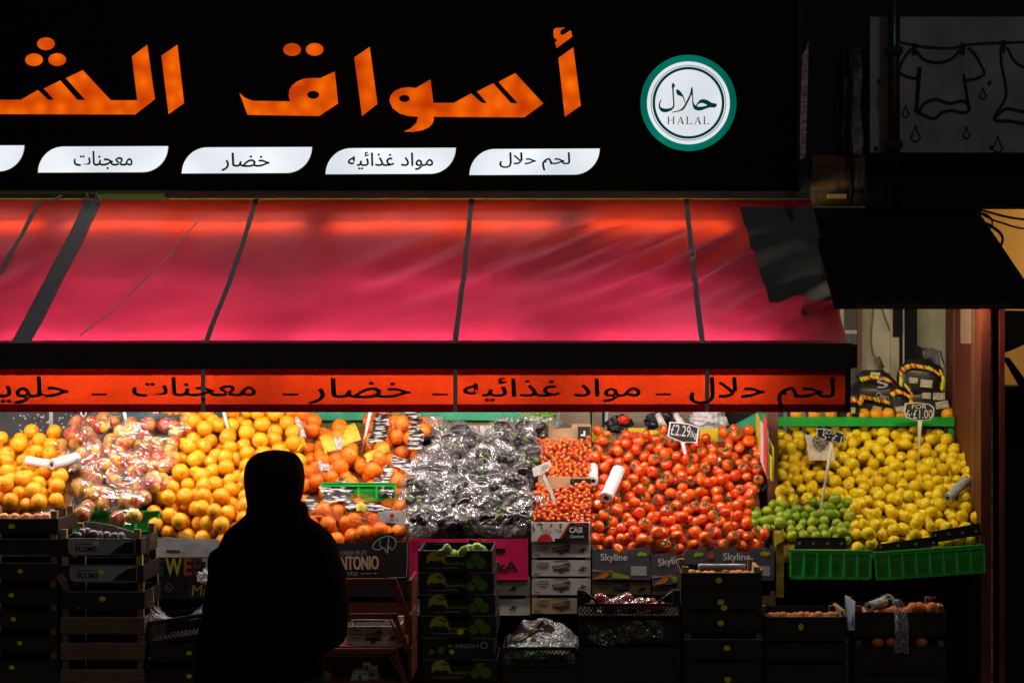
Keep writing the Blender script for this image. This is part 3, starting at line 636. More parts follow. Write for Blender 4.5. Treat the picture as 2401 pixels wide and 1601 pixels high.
mplum = fruit_mat('aubergine_skin', (.006, .003, .006), (.010, .004, .008), .15, spec=.6)
MESH = {
 'orange': [ball(3, f_orange(.0375, s), 'orange', mo) for s in (1, 9, 17)],
 'deep_orange': [ball(3, f_orange(.0375, s), 'deep_orange', mo2) for s in (2, 11)],
 'tomato': [ball(3, f_tomato(.0275, s), 'tomato', mt) for s in (1, 5, 13)],
 'cherry': [ball(2, f_tomato(.0115, s), 'cherry_tomato', mc) for s in (1, 6)],
 'lemon': [ball(3, f_lemon(.0275, s), 'lemon', ml) for s in (1, 8, 15)],
 'lime': [ball(3, f_lemon(.0235, s), 'lime', mlime) for s in (2, 7)],
 'apple': [ball(3, f_apple(.036, s), 'apple', ma) for s in (3, 12, 20)]}
mcal = M('tomato_stem_green', (.05, .11, .02), .6, (.09, .15, .04), 60)
def calyx_mesh(s, r=.0275, stem=True):
    rr = random.Random(s); mb = MB(); z = r*.70
    for k in range(5):
        a = 2*math.pi*k/5+rr.uniform(-.2, .2); L = r*rr.uniform(.6, .95); c, sn = math.cos(a), math.sin(a); w = r*.13
        lift = rr.uniform(.05, .25)
        pts = [Vector((0, 0, z)), Vector((c*L*.55, sn*L*.55, z+r*.16)), Vector((c*L, sn*L, z+r*lift))]
        side_ = Vector((-sn, c, 0))*w
        mb.add([pts[0]-side_*.6, pts[0]+side_*.6, pts[1]+side_, pts[1]-side_, pts[2]], [(0, 1, 2, 3), (3, 2, 4)])
    if stem:
        a = rr.uniform(0, 6.3); L = r*rr.uniform(.7, 1.6)
        mb.tube([(0, 0, z-.001), (0, 0, z+r*.35), (math.cos(a)*L*.5, math.sin(a)*L*.5, z+r*.6), (math.cos(a)*L, math.sin(a)*L, z+r*.5)], r*.075, 5)
    return to_mesh('calyx', mb, mcal)
CAL = [calyx_mesh(s) for s in range(4)]

class Plane:
    """slope of a display: from the front edge (photo row vf at depth Yf) up to the back edge (row vb at depth Yb)"""
    def __init__(s, vf, Yf, vb, Yb):
        s.zf, s.yf = WZ(vf, Yf), Yf; s.zb, s.yb = WZ(vb, Yb), Yb; s.m = (s.zb-s.zf)/(Yb-Yf)
        s.n = Vector((0, -s.m, 1)).normalized()
    def at(s, u, v, off=0.0):
        a = (V0-v)/F; Y = (s.zf-s.m*s.yf-HC)/(a-s.m); return W(u, v, Y)+s.n*off
    def z(s, y): return s.zf+s.m*(y-s.yf)
def inside(p, poly):
    x, y = p; c = False; n = len(poly)
    for i in range(n):
        x1, y1 = poly[i]; x2, y2 = poly[(i+1) % n]
        if (y1 > y) != (y2 > y) and x < (x2-x1)*(y-y1)/(y2-y1)+x1: c = not c
    return c
def heap(kind, pl, outline, r, label, cat, group, nmax, depth=1.25, seed=1, name=None, cal=0.0, sc=(.92, 1.07), avoid=(), bump=.02, axis='any'):
    """settle fruit one by one on the slope: each falls to the lowest spot of a handful tried"""
    rg = random.Random(seed); foot = [pl.at(u, v) for u, v in outline]; poly = [(p.x, p.y) for p in foot]
    xs = [p[0] for p in poly]; ys = [p[1] for p in poly]; X0_, X1_, Y0_, Y1_ = min(xs), max(xs), min(ys), max(ys)
    av = [(pl.at(u, v), rad) for u, v, rad in avoid]
    P = np.zeros((0, 4)); objs = []; name = name or kind
    nz = lambda x, y: bump*(noise.noise((x*4, y*4, seed))+.4)
    while len(objs) < nmax:
        rad = r*rg.uniform(*sc); best = None
        for _ in range(60):
            x, y = rg.uniform(X0_, X1_), rg.uniform(Y0_, Y1_)
            if not inside((x, y), poly): continue
            if any(math.hypot(x-a.x, y-a.y) < q for a, q in av): continue
            base = pl.z(y)+nz(x, y); z = base-rad*.35
            if len(P):
                d2 = (P[:, 0]-x)**2+(P[:, 1]-y)**2; s2 = ((P[:, 3]+rad)*.93)**2; k = d2 < s2
                if k.any(): z = max(z, (P[k, 2]+np.sqrt(s2[k]-d2[k])).max())
            if best is None or z-base < best[0]: best = (z-base, x, y, z)
        if best is None or best[0] > depth*2*r: break
        P = np.vstack([P, [best[1], best[2], best[3], rad]])
        me = rg.choice(MESH[kind]); o = link(name, me, None, best[1:])
        if axis == 'face' and rg.random() < .5:
            d = Vector((rg.gauss(0, .5), -1+rg.gauss(0, .3), .5+rg.gauss(0, .5))); o.rotation_euler = d.to_track_quat('Z', 'Y').to_euler()
        else: o.rotation_euler = (rg.uniform(0, 6.28), rg.uniform(0, 6.28), rg.uniform(0, 6.28))
        s = rad/r; o.scale = (s, s, s); tag(o, label, cat, group); objs.append(o)
        if cal and rg.random() < cal:
            d = Vector((rg.gauss(0, .6), -.75+rg.gauss(0, .5), .7+rg.gauss(0, .4))); o.rotation_euler = d.to_track_quat('Z', 'Y').to_euler()
            link('calyx', rg.choice(CAL), o)
    return objs, P
YF_, YB2 = 8.97, 9.75
PL = {'tom': Plane(1292, YF_, 1018, YB2), 'left': Plane(1192, 8.95, 1040, 9.6), 'apple': Plane(1205, 8.98, 985, 9.75), 'or': Plane(1262, YF_, 985, 9.78),
      'net': Plane(1275, YF_, 985, 9.78), 'aub': Plane(1268, YF_, 1005, 9.75), 'ch1': Plane(1130, 9.25, 1022, 9.65), 'ch2': Plane(1228, 8.97, 1138, 9.25),
      'lem': Plane(1290, YF_, 1008, 9.85)}
stand = thing('produce_stand', 'dark sloping stand carrying the heaped fruit under the awning', 'stand', (0, 9.1, .12))
SB = M('dark_stand_board', (.035, .022, .014), .8, (.02, .013, .009), 6)
BOUNCE1 = M('red_brown_bounce', (.16, .03, .015), .8); BOUNCE2 = M('brown_bounce', (.20, .09, .02), .8); BOUNCE3 = M('ochre_bounce', (.26, .16, .02), .8)  # light bounced between the fruit is put into these board colours
def board(pl, ua, ub, back=0.0, mat=None):
    y0, y1 = pl.yf+.004, pl.yb+back; z0, z1 = pl.z(y0)-.035, pl.z(y1)-.035; x0, x1 = WX(ua, pl.yf), WX(ub, pl.yf)
    part('sloping_board', MB().hexa([(x0, y0, z0-.02), (x1, y0, z0-.02), (x1, y0, z0), (x0, y0, z0), (x0, y1, z1-.02), (x1, y1, z1-.02), (x1, y1, z1), (x0, y1, z1)]), mat or SB, stand)
for k, a, b in [('left', -60, 152), ('apple', 153, 372), ('or', 373, 700), ('net', 701, 948), ('aub', 949, 1246), ('ch2', 1247, 1386), ('tom', 1387, 1798)]: board(PL[k], a, b, 0, {'tom': BOUNCE1, 'ch2': BOUNCE1, 'or': BOUNCE2, 'left': BOUNCE2, 'net': BOUNCE2}.get(k))
board(PL['ch1'], 1262, 1384, 0, BOUNCE1); board(PL['lem'], 1828, 2290, 0, BOUNCE3)
part('front_board', MB().box(WX(-60, 9.06), WX(1800, 9.06), 9.06, 9.09, .12, WZ(1275, 9.06)), BLACKM, stand)
for u in (-40, 420, 900, 1380, 1780): part('leg', MB().box(WX(u, 9.7)-.03, WX(u, 9.7)+.03, 9.66, 9.72, .12, 1.3), BROWNWOOD, stand)

heap('orange', PL['left'], [(-40, 1195), (128, 1192), (150, 1120), (146, 1045), (-30, 1042)], .0375, 'loose orange in the small heap left of the bagged apples', 'orange', 'oranges in the heap left of the apples', 75, 1.0, 3)
heap('orange', PL['or'], [(352, 1262), (560, 1272), (690, 1235), (705, 1100), (690, 1000), (450, 992), (425, 1080), (392, 1150)], .0385, 'loose orange in the big heap behind the dark figure', 'orange', 'oranges in the big heap behind the person', 200, 1.5, 4, sc=(.9, 1.12), bump=.03)
heap('tomato', PL['tom'], [(1388, 1290), (1800, 1290), (1790, 1255), (1755, 1240), (1765, 1185), (1790, 1110), (1765, 1030), (1400, 1032), (1390, 1080), (1388, 1140)], .0305, 'ripe vine tomato in the big heap above the slate grey cartons', 'tomato', 'vine tomatoes heaped above the slate cartons', 265, 1.5, 5, cal=.34, sc=(.85, 1.12), avoid=[(1435, 1180, .03)], bump=.03)
heap('cherry', PL['ch1'], [(1266, 1128), (1384, 1128), (1384, 1030), (1264, 1030)], .0115, 'small cherry tomato in the upper carton right of the bagged aubergines', 'cherry tomato', 'cherry tomatoes in the upper carton', 150, 1.5, 6, name='cherry_tomato', sc=(.85, 1.15))
heap('cherry', PL['ch2'], [(1250, 1226), (1384, 1226), (1384, 1145), (1256, 1145)], .0115, 'small cherry tomato in the lower carton with the red and dark front', 'cherry tomato', 'cherry tomatoes in the lower carton', 150, 1.5, 7, name='cherry_tomato', sc=(.85, 1.2))
heap('lemon', PL['lem'], [(2010, 1285), (2200, 1288), (2315, 1255), (2310, 1190), (2270, 1170), (2266, 1015), (1830, 1018), (1828, 1185), (1990, 1190)], .0285, 'yellow lemon in the wide heap inside the kiosk bay', 'lemon', 'lemons heaped in the kiosk bay', 298, 1.5, 8, avoid=[(1890, 1075, .02)], sc=(.88, 1.12), bump=.025)
heap('lime', PL['lem'], [(1758, 1250), (2000, 1268), (2010, 1210), (1985, 1185), (1765, 1195)], .0225, 'green lime spilling between the tomatoes and the lemons', 'lime', 'limes below the lemons', 62, 1.5, 9, sc=(.9, 1.15))
# green stems among the tomatoes
rg = random.Random(21); 
for k in range(26):
    u, v = rg.uniform(1405, 1780), rg.uniform(1070, 1265); p = PL['tom'].at(u, v, .05); a = rg.uniform(-.6, .6)+(math.pi if rg.random() < .5 else 0); L = rg.uniform(.035, .07)
    d = Vector((math.cos(a), 0, math.sin(a)*.8)); q = Vector((-d.z, 0, d.x)); mb = MB()
    pts = [p, p+d*L*.35+q*.006+Vector((0, -.008, 0)), p+d*L*.7-q*.004+Vector((0, -.006, 0)), p+d*L]
    mb.tube(pts, [.0022, .0025, .002, .0015], 5)
    for t in (1, 2, 3): mb.tube([pts[t], pts[t]+q*rg.choice((-1, 1))*.014+d*.006, pts[t]+q*rg.choice((-1, 1))*.02+d*.012+Vector((0, -.004, 0))], .0014, 4)
    solid('vine_stem', 'curly green vine stem lying on the heaped tomatoes', 'vine stem', mb, mcal, p, 'green vine stems on the tomatoes', True)
for k in range(30):
    lo = k % 2; u, v = rg.uniform(1272, 1378), (rg.uniform(1152, 1222) if lo else rg.uniform(1036, 1118)); p = PL['ch2' if lo else 'ch1'].at(u, v, .03); a = rg.uniform(0, 6.28); L = rg.uniform(.03, .055)
    d = Vector((math.cos(a), 0, math.sin(a)*.8)); q = Vector((-d.z, 0, d.x)); pts = [p, p+d*L*.5+q*.006+Vector((0, -.006, 0)), p+d*L]
    mb = MB().tube(pts, .0013, 4).tube([pts[1], pts[1]+q*.012, pts[1]+q*.016+d*.006], .001, 4)
    solid('vine_stem', 'thin green vine stem among the %s cherry tomatoes' % ('lower' if lo else 'upper'), 'vine stem', mb, mcal, p, 'thin vine stems on the %s cherry tomatoes' % ('lower' if lo else 'upper'), True)
# oranges in a row on the green shelf
YS = 9.95
sh_ = thing('green_shelf', 'green painted shelf above the lemons with a row of oranges', 'shelf', W(2030, 1000, YS))
part('front_edge', MB().box(WX(1826, 9.75), WX(2238, 9.75), 9.75, 9.765, WZ(999, 9.75), WZ(978, 9.75)), GREENPL, sh_)
part('shelf_top', MB().box(WX(1826, 9.75), WX(2238, 9.75), 9.767, 10.2, WZ(993, 9.75), WZ(988, 9.75)), GREENPL, sh_)
part('shelf_leg', MB().box(WX(2232, 9.75)-.012, WX(2232, 9.75)+.01, 9.768, 9.79, WZ(1030, 9.75), WZ(993, 9.75)-.001), GREENPL, sh_)
zs = WZ(988, 9.75)
for u in (1868, 1910, 1948, 1990, 2024, 2054, 2082, 2112, 2140, 2168, 2222):
    o = link('orange', random.choice(MESH['orange']), None, (WX(u, 9.84), 9.84+random.uniform(-.01, .01), zs+.032), (random.random()*6, random.random()*6, 0)); s = random.uniform(.82, .9); o.scale = (s, s, s)
    tag(o, 'orange in the single row on the green shelf over the lemons', 'orange', 'oranges in a row on the green shelf')
# card strip behind the lemons
solid('brown_carton', 'brown carton edge behind the lemons under the green shelf', 'carton', MB().box(WX(1950, 9.93), WX(2215, 9.93), 9.93, 10.1, WZ(1045, 9.93), WZ(1000, 9.93)), CARD, W(2080, 1045, 9.93))

# ---------------------------------------------------------------- boxes and crates
def rbox(mb, w, d, h, t=.006, notch=None, bottom=True, back=True, bh=None):
    """open carton in its own coordinates: front face at y=0, base centre front at the origin; notch (x0, x1, depth) cut into the front edge"""
    x0, x1 = -w/2, w/2
    if notch:
        a, b, dz = notch; c = min(.012, (b-a)*.2)
        poly = [(x0, 0), (x1, 0), (x1, h), (b, h), (b-c, h-dz), (a+c, h-dz), (a, h), (x0, h)]
        mb.prism(poly, 0, t)
    else: mb.box(x0, x1, 0, t, 0, h)
    mb.box(x0, x0+t, t, d-t, 0, h); mb.box(x1-t, x1, t, d-t, 0, h)
    if back: mb.box(x0, x1, d-t, d, 0, bh or h)
    if bottom: mb.box(x0+t, x1-t, t, d-t, 0, t)
    return mb
def carton(name, label, cat, ua, ub, vt_, vb_, Y, depth, mat, group=None, notch=None, roll=0.0, yaw=0.0, t=.006, bh=None, extra=None):
    w = (ub-ua)*Y/F; h = (vb_-vt_)*Y/F; loc = W((ua+ub)/2, vb_, Y)
    mb = MB(); nn = (notch[0]*w-w/2, notch[1]*w-w/2, notch[2]*h) if notch else None
    rbox(mb, w, depth, h, t, nn, bh=bh)
    if extra: extra(mb, w, depth, h)
    o = link(name, to_mesh(name, mb, mat), None, loc, (0, roll, yaw)); ORG[o.name] = Vector(); tag(o, label, cat, group)
    o['w'] = w; o['h'] = h; return o
def wh(o): return o['w'], o['h']
LAY = [0]
def on(o, name, pts, mat, lay=1, label=None):       # flat print on the front face, outline in fractions of the face
    w, h = wh(o); return part(name, MB().sheet([((x-.5)*w, -.0012*lay, z*h) for x, z in pts], 0) if False else MB().add([((x-.5)*w, -.0012*lay, z*h) for x, z in pts], [tuple(range(len(pts)))]), mat, o, local=True, label=label)
def onrect(o, name, a, b, c, d, mat, lay=1): return on(o, name, [(a, c), (b, c), (b, d), (a, d)], mat, lay)
def write(o, s, a, b, c, d, mat, lay=2, shear=0, rot=0, bold=0.0, name='lettering', spacing=1.0):
    w, h = wh(o); return part(name, fit(text_shape(s, spacing, bold), (a-.5)*w, (b-.5)*w, c*h, d*h, -.0012*lay, shear*w, rot), mat, o, local=True)
def oncirc(o, name, cx, cz, rpx, mat, lay=1, n=20, rz=None):
    w, h = wh(o); Y = o.location.y; r = rpx*Y/F; return on(o, name, [(cx+r/w*math.cos(2*math.pi*k/n), cz+(rz*Y/F if rz else r)/h*math.sin(2*math.pi*k/n)) for k in range(n)], mat, lay)
WHITEINK = M('white_ink', (.75, .75, .75), .6); GREYINK = M('grey_ink', (.30, .30, .31), .6); GOLDINK = M('gold_ink', (.42, .33, .06), .5); GREENINK = M('green_ink', (.10, .30, .02), .6)
BROWNINK = M('brown_ink', (.05, .035, .03), .7); REDINK = M('red_ink', (.55, .02, .02), .6); ORANGEINK = M('orange_ink', (.70, .22, .02), .6); LIMEINK = M('lime_green_ink', (.35, .48, .02), .6)
SLATE = M('slate_carton', (.085, .082, .095), .55, (.075, .072, .085), 20)
# slate cartons under the tomatoes
for k, (a, b, t0, t1, roll) in enumerate([(1389, 1526, 1287, 1359, 0), (1530, 1666, 1293, 1366, R(-7)), (1676, 1815, 1285, 1360, 0)]):
    o = carton('slate_carton', 'slate grey tomato carton with pale lettering, %s' % ('upright and leftmost in the row' if k == 0 else 'tilted one in the middle of the row' if k == 1 else 'rightmost beside the yellow carton edge'), 'carton', a, b, t0, t1, 8.95, .30, SLATE, 'slate grey tomato cartons', (.36, .64, .13), roll)
    write(o, 'Skyline', .14, .60, .56, .86, WHITEINK, 2, bold=.01)
    oncirc(o, 'dot', .452, .875, 2.2, ORANGEINK, 2, 8)
    on(o, 'cloud_print', [(.77, .78), (.93, .78), (.935, .86), (.90, .90), (.87, .88), (.84, .93), (.80, .90), (.77, .86)], LIMEINK)
    onrect(o, 'blank_label', .66, .93, .14, .45, M('grey_label', (.42, .42, .43), .6))
    for j in range(4):
        x0 = .02+.035*j
        on(o, 'field_stripe', [(.01+.05*j, .03+.01*j), (.04+.06*j, .03+.01*j), (.24+.025*j, .27-.01*j), (.215+.025*j, .27-.01*j)], ORANGEINK)
        on(o, 'field_stripe', [(.30+.012*j, .24-.055*j), (.64, .09-.02*j) if j < 2 else (.64, .05-.02*(j-2)), (.64, .12-.02*j) if j < 2 else (.64, .075-.02*(j-2)), (.33+.012*j, .27-.055*j)], LIMEINK)
    on(o, 'field_stripe', [(.0, .27), (.0, .36), (.20, .29), (.26, .26)], GREYINK)
    on(o, 'barn_print', [(.24, .27), (.25, .31), (.35, .31), (.36, .27)], ORANGEINK, 2)
# tray crates with the upside-down tomato label
PALE = M('pale_printed_crate', (.50, .48, .42), .75, (.42, .40, .34), 14); TAN = M('tan_printed_crate', (.42, .30, .16), .75, (.34, .24, .12), 14)
def leafprint(o, cx, cz, s, mat):
    w, h = wh(o); mb = MB()
    for dx, dz, a in [(-.9, -.2, .3), (.1, .7, 1.4), (.9, .5, .5), (.2, -.2, 2.2), (-.2, .3, 2.6)]:
        pts = []
        for t in np.linspace(0, 2*math.pi, 12, endpoint=False):
            x, z = math.cos(t)*.62, math.sin(t)*.32; pts.append(((cx-.5)*w+s*(dx+x*math.cos(a)-z*math.sin(a)), -.0024, cz*h+s*(dz+x*math.sin(a)+z*math.cos(a))))
        mb.add(pts, [tuple(range(12))])
    return part('leaf_print', mb, mat, o, local=True)
def tomato_crate(label, ua, ub, t0, t1, Y, mat, group, depth=.30):
    def ex(mb, w, d, h):
        for sx in (-1, 1):
            x = sx*(w/2-.012)
            for y in (.010, d-.034): mb.box(x-.011, x+.011, y, y+.024, h+.0005, h+.018)
    o = carton('tomato_crate', label, 'crate', ua, ub, t0, t1, Y, depth, mat, group, extra=ex)
    w, h = wh(o)
    on(o, 'badge_print', [(.34, .62), (.37, .30), (.44, .34), (.465, .20), (.50, .16), (.535, .20), (.56, .34), (.63, .30), (.66, .74), (.63, .88), (.50, .70), (.40, .66)], BROWNINK, 1)
    p = fit(text_shape('Tomatoes'), -.13*w, .14*w, .44*h, .66*h, -.0026, 0, math.pi+.14); part('lettering', p, mat, o, local=True)
    leafprint(o, .86, .42, .013, BROWNINK)
    mb = MB()
    for z, a, b in [(.93, .36, .62), (.80, .12, .28), (.62, .10, .29), (.46, .12, .26), (.12, .04, .14)]: mb.add([((a-.5)*w, -.0012, z*h), ((b-.5)*w, -.0012, z*h), ((b-.5)*w, -.0012, z*h+.004), ((a-.5)*w, -.0012, z*h+.004)], [(0, 1, 2, 3)])
    for sx in (.08, .27): mb.add([((sx-.5)*w, -.0012, .5*h), ((sx-.5)*w+.002, -.0012, .5*h), ((sx-.5)*w+.002, -.0012, .85*h), ((sx-.5)*w, -.0012, .85*h)], [(0, 1, 2, 3)])
    part('small_print', mb, BROWNINK, o, local=True); return o
ordn = ['topmost', 'second from the top', 'third from the top', 'fourth from the top', 'fifth from the top', 'sixth from the top', 'seventh from the top', 'eighth from the top']
for k, (t0, t1) in enumerate([(1270, 1306), (1313, 1350), (1356, 1394), (1402, 1438)]):
    tomato_crate('shallow printed tomato crate below the red and dark carton, '+ordn[k], 1247, 1385, t0, t1, 8.96, TAN if k == 3 else PALE, 'tomato crates under the cherry tomatoes')
for k, (t0, t1) in enumerate([(1362, 1395), (1404, 1442)]):
    tomato_crate('pale tomato crate under the pink carton, %s of the two' % ('upper', 'lower')[k], 962, 1243, t0, t1, 8.97, PALE, 'tomato crates under the pink carton')
tomato_crate('tan tomato crate under the leftmost slate carton', 1388, 1525, 1364, 1396, 8.97, TAN, 'tan tomato crates under the slate cartons')
tomato_crate('tan tomato crate under the tilted slate carton', 1529, 1664, 1374, 1405, 8.97, TAN, 'tan tomato crates under the slate cartons')
tomato_crate('tan tomato crate under the rightmost slate carton', 1672, 1818, 1396, 1440, 8.97, M('ochre_crate', (.36, .25, .06), .8), 'tan tomato crates under the slate cartons')
# two cherry tomato cartons
o = carton('cherry_carton', 'lower cherry tomato carton with white floral print and dark corner', 'carton', 1246, 1383, 1224, 1269, 8.95, .28, WHITECARD, 'cherry tomato cartons')
on(o, 'dark_corner', [(.48, .0), (.98, .0), (.98, .97), (.68, .97)], BLACKCARD); on(o, 'red_stripe', [(.445, 0), (.48, 0), (.68, .97), (.64, .97)], REDINK, 2)
on(o, 'red_dome', [(.10, 0), (.36, 0), (.355, .15), (.31, .34), (.24, .42), (.16, .34), (.11, .15)], REDINK, 2)
write(o, 'CASI', .65, .87, .46, .76, WHITEINK, 3, bold=.02); write(o, 'Gourmet', .67, .90, .20, .36, WHITEINK, 3)
w, h = wh(o); rg = random.Random(5)
for m_, n_ in ((REDINK, 9), (GREENINK, 10), (ORANGEINK, 5)):
    mb = MB()
    for _ in range(n_):
        x, z, r_ = rg.uniform(.02, .52), rg.uniform(.45, .95), rg.uniform(.003, .007); mb.add([((x-.5)*w+r_*math.cos(t), -.0012, z*h+r_*math.sin(t)) for t in np.linspace(0, 6.28, 7)[:-1]], [tuple(range(6))])
    part('flower_print', mb, m_, o, local=True)
onrect(o, 'handle_hole', .40, .62, .0, .17, BLACKM, 4)
mb = MB(); mb.add([((.72+.24*t-.5)*w, -.0036, (.70+.22*math.sin(math.pi*(.15+.75*t)))*h) for t in np.linspace(0, 1, 8)]+[((.73+.22*t-.5)*w, -.0036, (.66+.21*math.sin(math.pi*(.15+.75*t)))*h) for t in np.linspace(1, 0, 8)], [tuple(range(16))]); part('red_arc', mb, REDINK, o, local=True)
Yc = 9.24
o = carton('cherry_carton', 'upper cherry tomato carton with brown inside and dark corner flaps', 'carton', 1262, 1387, 1118, 1145, Yc, .40, CARD, 'cherry tomato cartons')
onrect(o, 'dark_corner', .60, .99, .1, .85, BLACKCARD); write(o, 'CASI', .68, .90, .18, .5, WHITEINK, 2, bold=.02)
pb_ = W(1325, 1030, 9.66)
bk = thing('flapped_carton', 'brown notched back of the upper cherry tomato carton', 'carton', W(1325, 1050, 9.67))
part('panel', MB().prism(px_poly([(1258, 1060), (1386, 1060), (1386, 994), (1343, 994), (1339, 1004), (1300, 1004), (1296, 996), (1258, 996)], 9.67), 9.67, 9.676), CARD, bk)
for a, b in ((1259, 1285), (1355, 1384)):
    f_ = part('dark_flap', MB().prism(px_poly([(a, 1030), (b, 1026 if a < 1300 else 1030), (b, 1000), (a, 1000)], 9.66), 9.655, 9.668), BLACKCARD, bk)
    part('mark', MB().sheet(px_poly([(a+7, 1022), (a+17, 1022), (a+17, 1010), (a+13, 1010), (a+13, 1018), (a+7, 1018)], 9.65), 9.653), WHITEINK, f_)
for k, u in enumerate((1388, 1514, 1641)):       # backs of the three tomato cartons: yellow flap, brown notch, red flap
    b = thing('flapped_carton', 'yellow and red back flap of a tomato carton, %s of three' % ('leftmost', 'middle', 'rightmost')[k], 'carton', W(u+62, 1050, 9.78), 'yellow and red carton backs')
    dv = (4, 0, -4)[k]
    part('panel', MB().prism(px_poly([(u, 1070), (u+124, 1070), (u+124, 1009+dv), (u+84, 1009+dv), (u+79, 1018+dv), (u+48, 1018+dv), (u+43, 1009+dv), (u, 1009+dv)], 9.78), 9.785, 9.792), CARD, b)
    part('yellow_flap', MB().prism(px_poly([(u, 1070), (u+43, 1070), (u+43, 1007+dv), (u, 1009+dv)], 9.77), 9.775, 9.784), M('yellow_print', (.66, .52, .01), .6), b)
    part('red_flap', MB().prism(px_poly([(u+80, 1070), (u+124, 1070), (u+124, 1022+dv), (u+110, 1008+dv), (u+80, 1008+dv)], 9.77), 9.775, 9.784), M('red_print', (.68, .055, .03), .6), b)
# yellow carton side at the right of the tomatoes
b = thing('folded_carton', 'yellow red and white carton side standing right of the tomatoes', 'carton', W(1790, 1150, 9.3))
def slant(u0, v0, v1, u1, v2, v3, y0, y1, mat, nm, t=.006):
    p0, p1, p2, p3 = W(u0, v1, y0), W(u1, v3, y1), W(u1, v2, y1), W(u0, v0, y0); off = Vector((t, 0, 0))
    part(nm, MB().hexa([p0, p1, p2, p3, p0+off, p1+off, p2+off, p3+off]), mat, b)
YELP = M('yellow_board', (.68, .56, .03), .6)
slant(1812, 1050, 1128, 1772, 968, 1060, 9.15, 9.7, YELP, 'yellow_panel'); slant(1800, 1010, 1122, 1782, 985, 1080, 9.13, 9.45, WHITECARD, 'white_panel', .004)
slant(1797, 990, 1118, 1790, 970, 1085, 9.12, 9.3, M('red_board', (.68, .05, .03), .6), 'red_panel', .003); slant(1808, 1075, 1128, 1800, 1060, 1110, 9.08, 9.2, YELP, 'yellow_edge')
b = thing('yellow_carton', 'yellow corrugated carton edge beside the rightmost slate carton', 'carton', W(1826, 1360, 8.96))
part('panel', MB().box(WX(1820, 8.96), WX(1838, 8.96), 8.96, 9.2, WZ(1400, 8.96), WZ(1250, 8.96)), M('dim_yellow_board', (.40, .28, .03), .7, (.15, .08, .02), 20), b)
part('flap', MB().prism(px_poly([(1816, 1280), (1836, 1268), (1838, 1240), (1832, 1243), (1817, 1262)], 8.95), 8.95, 8.957), YELP, b)
# pink carton and white carton backs around the aubergines
o = carton('pink_carton', 'bright pink carton under the bagged aubergines with black lettering', 'carton', 959, 1238, 1263, 1359, 8.95, .30, M('pink_card', (.72, .008, .10), .55, (.64, .008, .085), 10))
write(o, 'nikA', .62, .92, .20, .45, INK, 2, bold=.03)
on(o, 'leaf_print', [(.71, .47), (.725, .44), (.75, .41), (.755, .45), (.735, .48)], GREENINK, 3)
on(o, 'handle_slot', [(.715, .74), (.73, .77), (.80, .77), (.815, .72), (.80, .66), (.73, .66)], BLACKM, 2)
w, h = wh(o); mb = MB()
for j in range(7): mb.add([((.02-.5)*w, -.0012, (.93-.035*j)*h), ((.095-.5)*w, -.0012, (.93-.035*j)*h), ((.095-.5)*w, -.0012, (.945-.035*j)*h), ((.02-.5)*w, -.0012, (.945-.035*j)*h)], [(0, 1, 2, 3)])
part('small_print', mb, M('dark_pink_ink', (.25, .0, .04), .6), o, local=True)
on(o, 'orange_tag', [(.60, 1.0), (.655, 1.0), (.65, .95), (.625, .94)], ORANGEINK, 3)
PINKP = M('pink_edge', (.65, .02, .12), .6)
for k, u in enumerate((1000, 1125)):
    b = thing('flapped_carton', 'brown carton back with white flaps behind the aubergines, %s one' % ('left', 'right')[k], 'carton', W(u+60, 1060, 9.82), 'brown carton backs behind the aubergines')
    part('panel', MB().box(WX(u, 9.82), WX(u+122, 9.82), 9.82, 9.827, WZ(1060, 9.82), WZ(996, 9.82)), CARD, b)
    part('handle_hole', MB().sheet(px_poly([(u+48, 1012), (u+52, 1017), (u+76, 1017), (u+80, 1012), (u+76, 1008), (u+52, 1008)], 9.82), 9.8185), BLACKM, b)
    for a in (0, 88): part('white_flap', MB().prism(px_poly([(u+a, 1060), (u+a+34, 1060), (u+a+34, 1008), (u+a+28, 998), (u+a, 998)], 9.81), 9.812, 9.817), WHITECARD, b)
    part('pink_edge', MB().box(WX(u+122, 9.81), WX(u+125, 9.81), 9.815, 9.83, WZ(1060, 9.81), WZ(998, 9.81)), PINKP, b)
